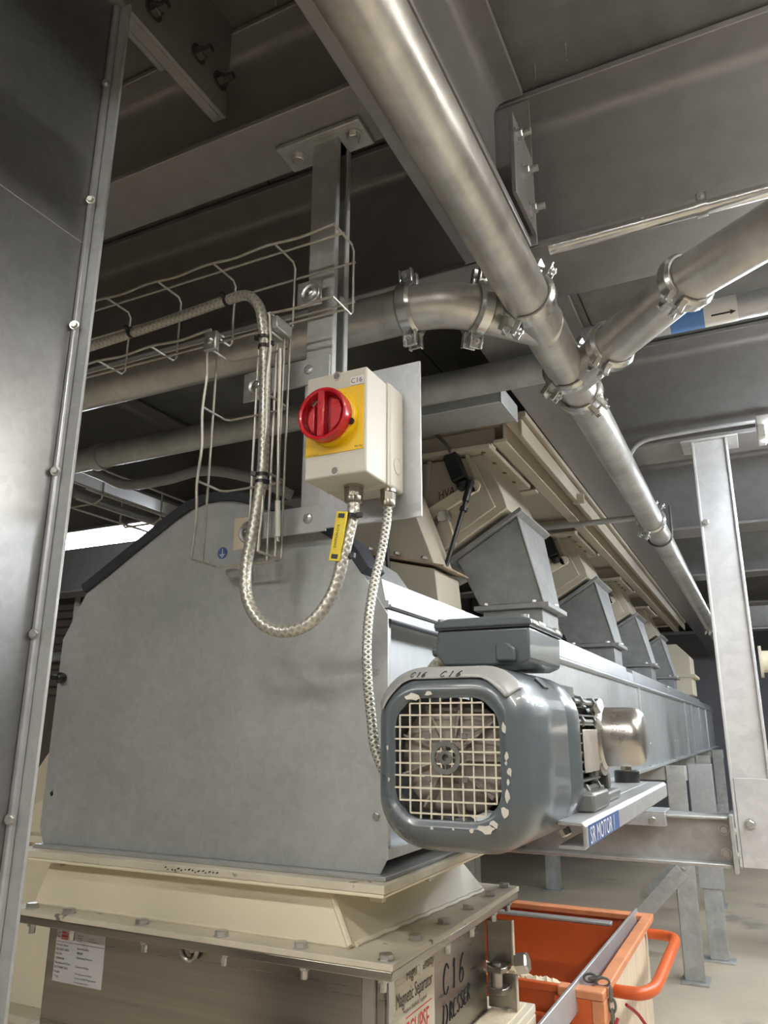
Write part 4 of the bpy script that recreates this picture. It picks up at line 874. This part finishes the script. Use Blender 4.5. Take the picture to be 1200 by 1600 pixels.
for (x, y) in ((VX0-.003, 1.235), (-0.955, YB+.003), (-0.905, YB+.003), (VX1+.003, 1.25), (VX1+.003, 1.272)):
    obj('long_wire', MB().cyl((x, y, 1.735), (x, y, VT+.02), WR, n=8), WIRE, vt)
for z in (1.735, 1.905, 2.075, 2.222):
    obj('rib_wire', MB().tube([(VX0, YF, z), (VX0, YB-.012, z), (VX0+.010, YB-.002, z), (VX1-.010, YB-.002, z), (VX1, YB-.012, z), (VX1, YF, z)], WR, 8), WIRE, vt)
square_washer(vt, -0.958, 1.2950, 2.152, 0.036); square_washer(vt, -0.962, 1.2950, 1.807, 0.036, GOLDL)
jc = obj('joining_clamp', MB().box(-1.030, -0.995, 1.183, 1.196, 2.205, 2.250).box(-1.030, -0.995, 1.196, 1.215, 2.244, 2.250), ZINC, vt, 0.003)
obj('clamp_screw', MB().lathe((-1.012, 1.1829, 2.228), (0, -1, 0), [(0, .010), (.004, .0085), (.006, .004)], 16), CLAMPM, jc)
jc2 = obj('joining_clamp', MB().box(-0.868, -0.845, 1.20, 1.26, 2.228, 2.258), ZINC, vt, 0.003)
pp_ = obj('putty_pad', MB().lathe((-0.998, 1.322, 1.728), (0, -1, 0), [(-.0139, .012), (-.006, .026), (.006, .030), (.018, .026), (.026, .012)], 14), TAPE, vt)
for v in pp_.data.vertices: v.co.z = (v.co.z-(1.728-1.73))*0.55+(1.728-1.73)

# ================================================================== CABLES
def tie(parent, p, d, r, tail=(0, -1, 0.3)):
    p = Vector(p); t_ = MB().lathe(p, d, [(-.0035, r), (-.0035, r+.002), (.0035, r+.002), (.0035, r)], 20, True)
    tv = Vector(tail).normalized(); t_.obox(p+tv*(r+.005), Vector(d), tv, Vector(d).cross(tv), .0045, .006, .004)
    return obj('cable_tie', t_, BLACK, parent)
ca = root('braided_cable', 'thick clear-sheathed braided cable looping up to the isolator', 'cable', (-0.78, 1.2, 1.57))
pathA = [(-2.6, 1.235, 2.345), (-1.8, 1.235, 2.33), (-1.384, 1.225, 2.332), (-1.15, 1.215, 2.334), (-0.985, 1.20, 2.330), (-0.925, 1.193, 2.322), (-0.889, 1.19, 2.285), (-0.875, 1.19, 2.235), (-0.872, 1.20, 2.16), (-0.866, 1.20, 2.02), (-0.864, 1.20, 1.90), (-0.872, 1.19, 1.78), (-0.880, 1.185, 1.70),
         (-0.868, 1.18, 1.635), (-0.830, 1.18, 1.588), (-0.780, 1.185, 1.573), (-0.728, 1.19, 1.590), (-0.690, 1.20, 1.645), (-0.672, 1.205, 1.72), (-0.661, 1.215, 1.79), (-0.660, 1.215, 1.815)]
obj('sheath', MB().tube(spline(pathA, 8), 0.0118, 16, uv=True), BRAIDA, ca)
tie(ca, (-1.290, 1.219, 2.333), (1, 0, 0), .012); tie(ca, (-0.985, 1.20, 2.330), (1, 0, 0), .012)
tie(ca, (-0.8735, 1.194, 2.205), (0, 0, 1), .012, (-1, 0, .2)); tie(ca, (-0.8725, 1.197, 2.185), (0, 0, 1), .012, (1, 0, .2)); tie(ca, (-0.864, 1.20, 1.895), (0, 0, 1), .012, (-1, -.4, .2)); tie(ca, (-0.864, 1.20, 1.880), (0, 0, 1), .012, (1, -.4, -.2))
tgp = obj('cable_tag', MB().obox((-0.6775, 1.190, 1.745), (0.17, 0, 1), (0, 1, 0), (1, 0, -0.17), 0.0475, 0.0014, 0.0120), TAGY, ca, 0.003); tgp['label'] = 'yellow cable marker tag'
for s_ in (-1, 1):
    obj('tag_strap', MB().obox((-0.6775+0.17*s_*0.0385, 1.1882, 1.745+s_*0.0385), (0.17, 0, 1), (0, 1, 0), (1, 0, -0.17), 0.0042, 0.0006, 0.0065), BLACK, tgp)
    tie(ca, (-0.668+0.007*s_, 1.208, 1.748+s_*0.0385), (0.1, 0, 1), .012, (1, 0, 0))
text('SWITCH C16', 0.0078, (-0.6815, 1.1883, 1.722), (0.17, 0, 1), (-1, 0, 0.17), INK, tgp, lift=0.0004)
cb = root('braided_cable', 'thinner steel braided cable falling from the isolator to the motor', 'cable', (-0.61, 1.2, 1.3))
obj('braid', MB().tube(spline([(-0.606, 1.255, 1.812), (-0.608, 1.253, 1.78), (-0.615, 1.245, 1.72), (-0.622, 1.23, 1.66), (-0.624, 1.21, 1.58), (-0.620, 1.20, 1.50), (-0.611, 1.20, 1.42), (-0.60, 1.20, 1.36), (-0.57, 1.21, 1.31), (-0.53, 1.24, 1.32), (-0.52, 1.25, 1.37)], 10), 0.0088, 14, uv=True), BRAIDB, cb)
ec = root('earth_wire', 'thin pale wire tied beside the cable in the vertical basket', 'wire', (-0.85, 1.24, 1.77))
obj('core', MB().tube(spline([(-0.852, 1.225, 2.19), (-0.855, 1.235, 2.05), (-0.850, 1.235, 1.93), (-0.852, 1.24, 1.86), (-0.850, 1.245, 1.765)], 8), 0.004, 8), WIRE, ec)
obj('sleeve', MB().tube([(-0.8515, 1.241, 1.85), (-0.850, 1.2445, 1.775)], 0.0058, 10), WHITEL, ec)

# ================================================================== GALVANISED INLETS AND BEIGE SIFTER CHUTES
def dup(src, dy, label):
    r_ = src.copy(); COL.objects.link(r_); r_.location = src.location+Vector((0, dy, 0)); r_['label'] = label; ORG[r_.name] = wo(src)+Vector((0, dy, 0))
    for ch in list(src.children):
        c = ch.copy(); COL.objects.link(c); c.parent = r_
        for g in list(ch.children):
            d = g.copy(); COL.objects.link(d); d.parent = c
    return r_
hp = root('inlet_hopper', 'nearest galvanised inlet hopper on the conveyor cover', 'hopper', (-0.83, 2.93, 1.74), 'galvanised inlet hoppers along the conveyor')
B0 = [(-0.955, 2.80, 1.86), (-0.70, 2.80, 1.86), (-0.70, 3.06, 1.86), (-0.955, 3.06, 1.86)]
T0 = [(-1.045, 2.80, 2.050), (-0.785, 2.80, 2.205), (-0.785, 3.20, 2.205), (-1.045, 3.20, 2.050)]
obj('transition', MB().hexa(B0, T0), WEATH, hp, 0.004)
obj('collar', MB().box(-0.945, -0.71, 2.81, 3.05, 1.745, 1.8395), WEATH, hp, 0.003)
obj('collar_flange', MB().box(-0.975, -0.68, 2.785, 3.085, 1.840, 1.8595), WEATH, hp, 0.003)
nrm = Vector((-0.155, 0, 0.26)).normalized(); tang = Vector((0.26, 0, 0.155)).normalized()
obj('rim_flange', MB().obox(Vector((-0.915, 3.0, 2.1275))+nrm*0.010, tang, (0, 1, 0), nrm, 0.180, 0.225, 0.009), WEATH, hp, 0.003)
obj('edge_weld', MB().tube([(-0.703-0.0085*k, 2.799, 1.865+0.034*k) for k in range(11)], 0.005, 6), WEATH, hp)
for x in (-0.93, -0.74): inst('bolt', HEX, hp, (x, 2.797, 1.8595), (0, 0, 1))
inst('bolt', HEX, hp, (-0.69, 2.93, 1.8595), (0, 0, 1))
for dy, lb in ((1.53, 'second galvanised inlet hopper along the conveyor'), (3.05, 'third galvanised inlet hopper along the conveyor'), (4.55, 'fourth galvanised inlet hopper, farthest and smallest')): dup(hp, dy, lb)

ch_ = root('sifter_chute', 'nearest beige sifter chute with lever and gas strut', 'chute', (-1.1, 2.98, 2.06), 'beige sifter chutes above the hoppers')
fr = [(-1.55, 2.30), (-1.20, 2.03), (-1.05, 2.07), (-0.805, 2.215), (-0.825, 2.30), (-0.90, 2.49), (-1.55, 2.49)]
off_ = nrm*0.021
fr = [(-1.55, 2.28), (-1.23, 2.02), (-1.065, 2.083), (-0.815, 2.232), (-0.83, 2.29), (-0.905, 2.47), (-1.55, 2.47)]
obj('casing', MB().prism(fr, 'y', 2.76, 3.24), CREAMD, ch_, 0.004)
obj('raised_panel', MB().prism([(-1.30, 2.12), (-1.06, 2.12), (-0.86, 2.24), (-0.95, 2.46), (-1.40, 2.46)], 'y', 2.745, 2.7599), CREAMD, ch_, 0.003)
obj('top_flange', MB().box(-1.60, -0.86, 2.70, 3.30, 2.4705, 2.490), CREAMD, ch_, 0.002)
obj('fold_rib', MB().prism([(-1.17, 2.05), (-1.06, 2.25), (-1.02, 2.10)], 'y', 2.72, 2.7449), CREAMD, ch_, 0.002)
for k in range(4): obj('bolt_hole', MB().cyl((-0.90-0.0001, 2.74+0.14*k, 2.4703), (-0.90, 2.74+0.14*k, 2.466), 0.012, n=3), CABLED, ch_)
lv = obj('lever', MB().obox((-1.06, 2.733, 2.270), (0.28, 0, 0.135), (0, 1, 0), (-.135, 0, .28), 0.135, 0.009, 0.024).cyl((-0.938, 2.724, 2.329), (-0.938, 2.742, 2.329), 0.026, n=20), CREAM, ch_, 0.002)
obj('pivot', MB().cyl((-1.065, 2.724, 2.215), (-1.065, 2.70, 2.215), 0.022, n=20).lathe((-1.065, 2.7239, 2.215), (0, 1, 0), [(0, .03), (.006, .03)], 20), CLAMPM, ch_)
text('HVA', 0.050, (-1.098, 2.7445, 2.296), (0.28, 0, 0.07), Z_, MAROON, ch_, 'stencil', sx=0.75)
for (x, z, tl) in ((-1.008, 2.41, 0.35), (-1.205, 2.385, -0.1)):
    sn = obj('limit_sensor', MB().obox((x, 2.715, z), (tl, 0, -1), (0, 1, 0), (1, 0, tl), 0.060, 0.028, 0.030).lathe((x+tl*0.062, 2.715, z-0.062), (tl, 0, -1), [(0, .026), (.03, .022), (.034, .016)], 14), BLACK, ch_, 0.008); sn['label'] = 'black sensor housing'
    obj('sensor_back', MB().obox((x+0.065, 2.738, z-0.01), (tl, 0, -1), (0, 1, 0), (1, 0, tl), 0.09, 0.005, 0.008), CREAMD, sn)
    obj('sensor_lead', MB().tube(spline([(x-tl*0.05, 2.71, z+0.055), (x-0.03, 2.70, z+0.10), (x-0.10, 2.70, z+0.18), (x-0.14, 2.70, z+0.24)], 5), 0.008, 8), CABLED, sn)
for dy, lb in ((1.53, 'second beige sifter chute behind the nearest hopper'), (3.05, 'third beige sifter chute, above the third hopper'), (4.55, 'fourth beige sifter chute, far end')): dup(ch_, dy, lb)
gs = root('gas_strut', 'thin black gas strut hanging from the chute lever', 'strut', (-1.0, 2.70, 1.75))
obj('rod', MB().cyl((-0.946, 2.708, 2.33), (-1.085, 2.60, 1.78), 0.009, n=10), BLACK, gs)
obj('end_fitting', MB().cyl((-0.944, 2.710, 2.345), (-0.963, 2.692, 2.26), 0.014, n=10).cyl((-0.968, 2.690, 2.235), (-0.972, 2.687, 2.22), 0.016, n=10), BLACK, gs)
gs2 = root('gas_strut', 'shorter black rod left of the gas strut, behind the mounting plate', 'strut', (-1.19, 2.45, 1.75))
obj('rod', MB().cyl((-1.185, 2.44, 2.07), (-1.165, 2.44, 1.76), 0.008, n=10), BLACK, gs2)
obj('end_fitting', MB().cyl((-1.187, 2.44, 2.07), (-1.186, 2.44, 2.11), 0.012, n=10), BLACK, gs2)
sp = root('side_spout', 'beige square spout with a rusty flange behind the isolator', 'chute', (-1.15, 2.55, 1.70))
obj('spout', MB().hexa([(-1.40, 2.48, 1.70), (-0.985, 2.48, 1.70), (-0.985, 2.72, 1.70), (-1.40, 2.72, 1.70)], [(-1.44, 2.48, 2.06), (-1.01, 2.48, 1.955), (-1.01, 2.72, 1.955), (-1.44, 2.72, 2.06)]), CREAMD, sp, 0.004)
obj('rusty_flange', MB().obox((-1.215, 2.60, 2.020), (0.45, 0, -0.11), (0, 1, 0), (0.11, 0, 0.45), 0.25, 0.13, 0.004), RUST, sp, 0.002)
for k in range(4): inst('bolt', HEX, sp, (-1.38+0.11*k, 2.475, 2.074-0.027*k), (0.11, 0, 0.45))
obj('upper_spout', MB().hexa([(-1.42, 2.50, 2.075), (-1.02, 2.50, 1.978), (-1.02, 2.70, 1.978), (-1.42, 2.70, 2.075)], [(-1.36, 2.50, 2.30), (-1.14, 2.50, 2.30), (-1.14, 2.70, 2.30), (-1.36, 2.70, 2.30)]), CREAMD, sp, 0.004)
# long sifter frame along the hall
sf = root('sifter_machine', 'long beige sifter frame with bolted ribs under the roof', 'machine', (-1.2, 5.4, 2.43))
obj('side_rail', MB().prism([(-0.80, 2.585), (-0.735, 2.585), (-0.735, 2.515), (-0.745, 2.515), (-0.745, 2.575), (-0.80, 2.575)], 'y', 2.74, 9.5), CREAMD, sf, 0.002)
obj('lower_rail', MB().box(-0.86, -0.805, 2.75, 9.5, 2.505, 2.52), CREAMD, sf, 0.002)
obj('belly_plate', MB().box(-1.70, -0.8001, 2.75, 9.5, 2.586, 2.60), CREAMD, sf)
obj('outer_panel', MB().box(-0.7999, -0.722, 2.75, 9.5, 2.5995, 2.622), CREAMD, sf)
obj('web', MB().box(-0.816, -0.806, 2.75, 9.5, 2.5205, 2.5855), CREAMD, sf)
yy = 2.78; i = 0
while yy < 9.3:
    rb = obj('cross_rib', MB().box(-1.60, -0.861, yy, yy+0.012, 2.4915, 2.585).box(-1.60, -0.861, yy-0.045, yy-0.0001, 2.4915, 2.503), CREAMD, sf, 0.002)
    for k in range(3): obj('rib_bolt', MB().lathe((-1.35+0.2*k, yy-0.022, 2.4914), (0, 0, -1), [(0, .012), (.008, .010)], 6), CABLED, rb)
    obj('rail_bolt', MB().lathe((-0.765, yy+0.1, 2.5749), (0, 0, -1), [(0, .012), (.008, .010)], 6), CABLED, sf)
    obj('rail_bolt', MB().lathe((-0.765, yy+0.25, 2.5749), (0, 0, -1), [(0, .012), (.008, .010)], 6), CABLED, sf)
    yy += (0.66, 0.87)[i % 2]; i += 1
obj('cross_fin', MB().box(-0.755, -0.70, 3.72, 3.74, 2.50, 2.55), CREAMD, sf)
fb = root('far_feed_box', 'small cream feed box at the far end of the conveyor', 'box', (-0.85, 8.9, 1.745))
obj('body', MB().prism([(-1.1, 1.75), (-0.66, 1.75), (-0.66, 2.15), (-0.78, 2.28), (-1.1, 2.28)], 'y', 8.7, 9.2), CREAM, fb, 0.005)
obj('collar', MB().box(-1.15, -0.62, 8.65, 9.25, 1.93, 1.96), CREAM, fb, 0.003)

# ================================================================== ORANGE TIPPING BIN
bn = root('orange_bin', 'dusty orange tipping bin on the floor right of the separator', 'bin', (-0.9, 2.5, 0))
BXL, BXR, BYN, BYF, BZ = -1.45, -0.445, 2.08, 2.93, 0.80
W_ = lambda q: MB().hexa(*q)
t_ = 0.008
obj('far_wall', MB().hexa([(BXL+.1, BYF-.12, .25), (BXR-.05, BYF-.12, .25), (BXR-.05, BYF-.11, .25), (BXL+.1, BYF-.11, .25)], [(BXL, BYF-t_, BZ-.02), (BXR, BYF-t_, BZ-.02), (BXR, BYF, BZ-.02), (BXL, BYF, BZ-.02)]), ORANGE, bn)
obj('near_wall', MB().hexa([(BXL+.1, BYN+.05, .25), (BXR-.05, BYN+.05, .25), (BXR-.05, BYN+.06, .25), (BXL+.1, BYN+.06, .25)], [(BXL, BYN, BZ-.02), (BXR, BYN, BZ-.02), (BXR, BYN+t_, BZ-.02), (BXL, BYN+t_, BZ-.02)]), ORANGE, bn)
obj('right_wall', MB().hexa([(BXR-.058, BYN+.05, .25), (BXR-.05, BYN+.05, .25), (BXR-.05, BYF-.11, .25), (BXR-.058, BYF-.11, .25)], [(BXR-.008, BYN+.008, BZ-.02), (BXR, BYN+.008, BZ-.02), (BXR, BYF-.008, BZ-.02), (BXR-.008, BYF-.008, BZ-.02)]), ORANGE, bn)
obj('left_wall', MB().hexa([(BXL+.1, BYN+.05, .25), (BXL+.108, BYN+.05, .25), (BXL+.108, BYF-.11, .25), (BXL+.1, BYF-.11, .25)], [(BXL, BYN+.008, BZ-.02), (BXL+.008, BYN+.008, BZ-.02), (BXL+.008, BYF-.008, BZ-.02), (BXL, BYF-.008, BZ-.02)]), ORANGE, bn)
obj('bottom', MB().box(BXL+.1, BXR-.05, BYN+.05, BYF-.11, .24, .2499), ORANGE, bn)
obj('rim_far', MB().box(BXL-.02, BXR+.02, BYF-.02, BYF+.025, BZ-.0199, BZ), ORANGED, bn, 0.004)
obj('rim_near', MB().box(-0.535, BXR+.02, BYN-.025, BYN+.02, BZ-.0199, BZ), ORANGED, bn, 0.004)
obj('near_lip', MB().box(BXL-.02, -0.536, BYN-.006, BYN+.010, BZ-.0199, BZ-.002), ORANGE, bn, 0.002)
obj('near_ridge', MB().box(BXL, BXR-.011, BYN-.010, BYN-.0001, BZ-.075, BZ-.065), ORANGE, bn, 0.003)
obj('rim_right', MB().box(BXR-.012, BXR+.022, BYN+.0201, BYF-.0201, BZ-.0199, BZ), ORANGED, bn, 0.004)
obj('rim_left', MB().box(BXL-.022, BXL+.012, BYN+.0201, BYF-.0201, BZ-.0199, BZ), ORANGED, bn, 0.004)
obj('corner_post', MB().box(BXR-.01, BXR+.021, BYN-.024, BYN+.03, .2, BZ-.02), ORANGED, bn, 0.003)
obj('corner_plate', MB().box(BXR-.10, BXR-.0101, BYN-.024, BYN-.016, .45, BZ-.02), ORANGE, bn, 0.002)
obj('bolt_boss', MB().cyl((BXR-.07, BYN-.024, .735), (BXR-.07, BYN-.03, .735), 0.010, n=12).cyl((BXR+.002, BYN-.0241, .72), (BXR+.002, BYN-.03, .72), 0.011, n=4), CABLED, bn)
obj('side_board', MB().box(BXR+.0005, BXR+.008, BYN+.12, BYF-.06, .22, BZ-.022), PLY, bn, 0.002)['label'] = 'dusty pale side board'
obj('handle', MB().tube(spline([(BXR+.015, 2.83, .765), (BXR+.05, 2.83, .765), (BXR+.09, 2.815, .765), (BXR+.105, 2.77, .765), (BXR+.105, 2.6, .762), (BXR+.105, 2.36, .76), (BXR+.100, 2.28, .76), (BXR+.08, 2.235, .76), (BXR+.05, 2.225, .76), (BXR+.01, 2.225, .76)], 6), 0.0155, 16), ORANGE, bn)['label'] = 'bent orange tube handle'
for (x, y) in ((BXL+.15, BYN+.15), (BXR-.15, BYN+.15), (BXL+.15, BYF-.2), (BXR-.15, BYF-.2)):
    wl = obj('castor_fork', MB().box(x-.03, x+.03, y-.04, y+.04, .12, .2399), CASTM, bn, 0.004)
    obj('wheel', MB().cyl((x-.022, y, .075), (x+.022, y, .075), 0.075, n=24), BLACK, wl)
crossb = obj('cross_bar', MB().box(BXL-.02, BXR-.075, 2.70, 2.735, BZ-.001+.002, BZ+.012), GALVL, bn, 0.003)
fb2 = tag(obj('metal_strip', MB().hexa([(-0.500, 1.70, .752), (-0.492, 1.70, .752), (-0.470, 2.955, .755), (-0.478, 2.955, .755)], [(-0.508, 1.70, .810), (-0.500, 1.70, .810), (-0.476, 2.955, .812), (-0.484, 2.955, .812)]), GALVL, bevel=0.002), 'upright stainless strip laid across the orange bin rim', 'strip')
fl_ = MB(); ico = []
bmf = bmesh.new()
rng = random.Random(3)
for k in range(170):
    x = rng.uniform(-1.1, -0.55); y = rng.uniform(2.115, 2.26); r0 = rng.uniform(.010, .022)
    z = 0.790-(y-2.115)*0.25+rng.uniform(-.02, .014)-max(0, x+0.68)*0.25
    mtx = Matrix.Translation((x, y, z)) @ Matrix.Diagonal((r0*rng.uniform(.8, 1.3), r0*rng.uniform(.8, 1.3), r0*.8, 1))
    bmesh.ops.create_icosphere(bmf, subdivisions=1, radius=1, matrix=mtx)
bmesh.ops.create_cube(bmf, size=1, matrix=Matrix.Translation((-0.87, 2.24, 0.50)) @ Matrix.Diagonal((0.56, 0.20, 0.46, 1)))
mef = bpy.data.meshes.new('flour_heap'); bmf.to_mesh(mef); bmf.free(); mef.materials.append(FLOUR)
of = bpy.data.objects.new('flour_heap', mef); COL.objects.link(of); tag(of, 'lumpy pale flour lying in the orange bin', 'flour', kind='stuff')
# chain and wires at the bin corner
cn = root('chain', 'steel chain hanging over the near corner of the orange bin', 'chain', (-0.44, 2.10, .30))
LNK = MB().tube([(0.009*cos(t), 0, 0.016*sin(t)) for t in [2*pi*k/14 for k in range(14)]], 0.0032, 6, closed=True).mesh('chain_link_mesh'); LNK.materials.append(CASTM)
pz = BZ+0.01
cpts = [(-0.47, 2.13, BZ+.008), (-0.455, 2.12, BZ+.012), (-0.435, 2.11, BZ+.008)]+[(-0.416+0.0005*k, 2.10, BZ-0.012-0.024*k) for k in range(16)]
for k, p in enumerate(cpts):
    o = inst('chain_link', LNK, cn, p, (0, 0, 1) if k > 2 else (1, 0, 0.2), (k % 2)*pi/2)
rw = root('red_wire', 'thin dark red wire drooping from the bin corner', 'wire', (-0.46, 2.05, .5))
obj('strand', MB().tube(spline([(-0.52, 2.05, .765), (-0.50, 2.045, .71), (-0.46, 2.04, .685), (-0.42, 2.05, .70), (-0.40, 2.08, .745)], 6), 0.004, 6), REDC, rw)
obj('strand', MB().tube(spline([(-0.40, 2.20, .74), (-0.375, 2.25, .70), (-0.35, 2.26, .64), (-0.34, 2.27, .5)], 6), 0.004, 6), REDC, rw)

# ================================================================== LEFT BACKGROUND: second basket, hose
bg = root('cable_basket', 'distant wire cable basket over the lit lamp, far left', 'basket', (-2.9, 4, 2.45))
for (x, z) in ((-2.72, 2.59), (-2.72, 2.47), (-2.78, 2.43), (-2.92, 2.43), (-3.0, 2.59)):
    obj('long_wire', MB().cyl((x, 2.4, z), (x, 7.5, z), 0.006, n=6), WIRE, bg)
for k in range(13):
    y = 2.5+0.4*k
    obj('rib_wire', MB().tube([(-2.72, y, 2.59), (-2.72, y, 2.45), (-2.76, y, 2.43), (-2.96, y, 2.43), (-3.0, y, 2.47), (-3.0, y, 2.59)], 0.005, 6), WIRE, bg)
obj('laid_cable', MB().cyl((-2.80, 2.4, 2.455), (-2.80, 7.5, 2.455), 0.018, n=8), CABLEG, bg)
hs = root('flexible_hose', 'grey flexible hose sagging below the rear pipe, left', 'hose', (-2.3, 2.6, 2.4))
obj('hose', MB().tube(spline([(-2.95, 2.45, 2.66), (-2.72, 2.45, 2.56), (-2.52, 2.45, 2.475), (-2.30, 2.46, 2.47), (-2.10, 2.48, 2.49), (-1.9, 2.55, 2.45), (-1.75, 2.66, 2.38)], 8), 0.024, 12), CABLEG, hs)
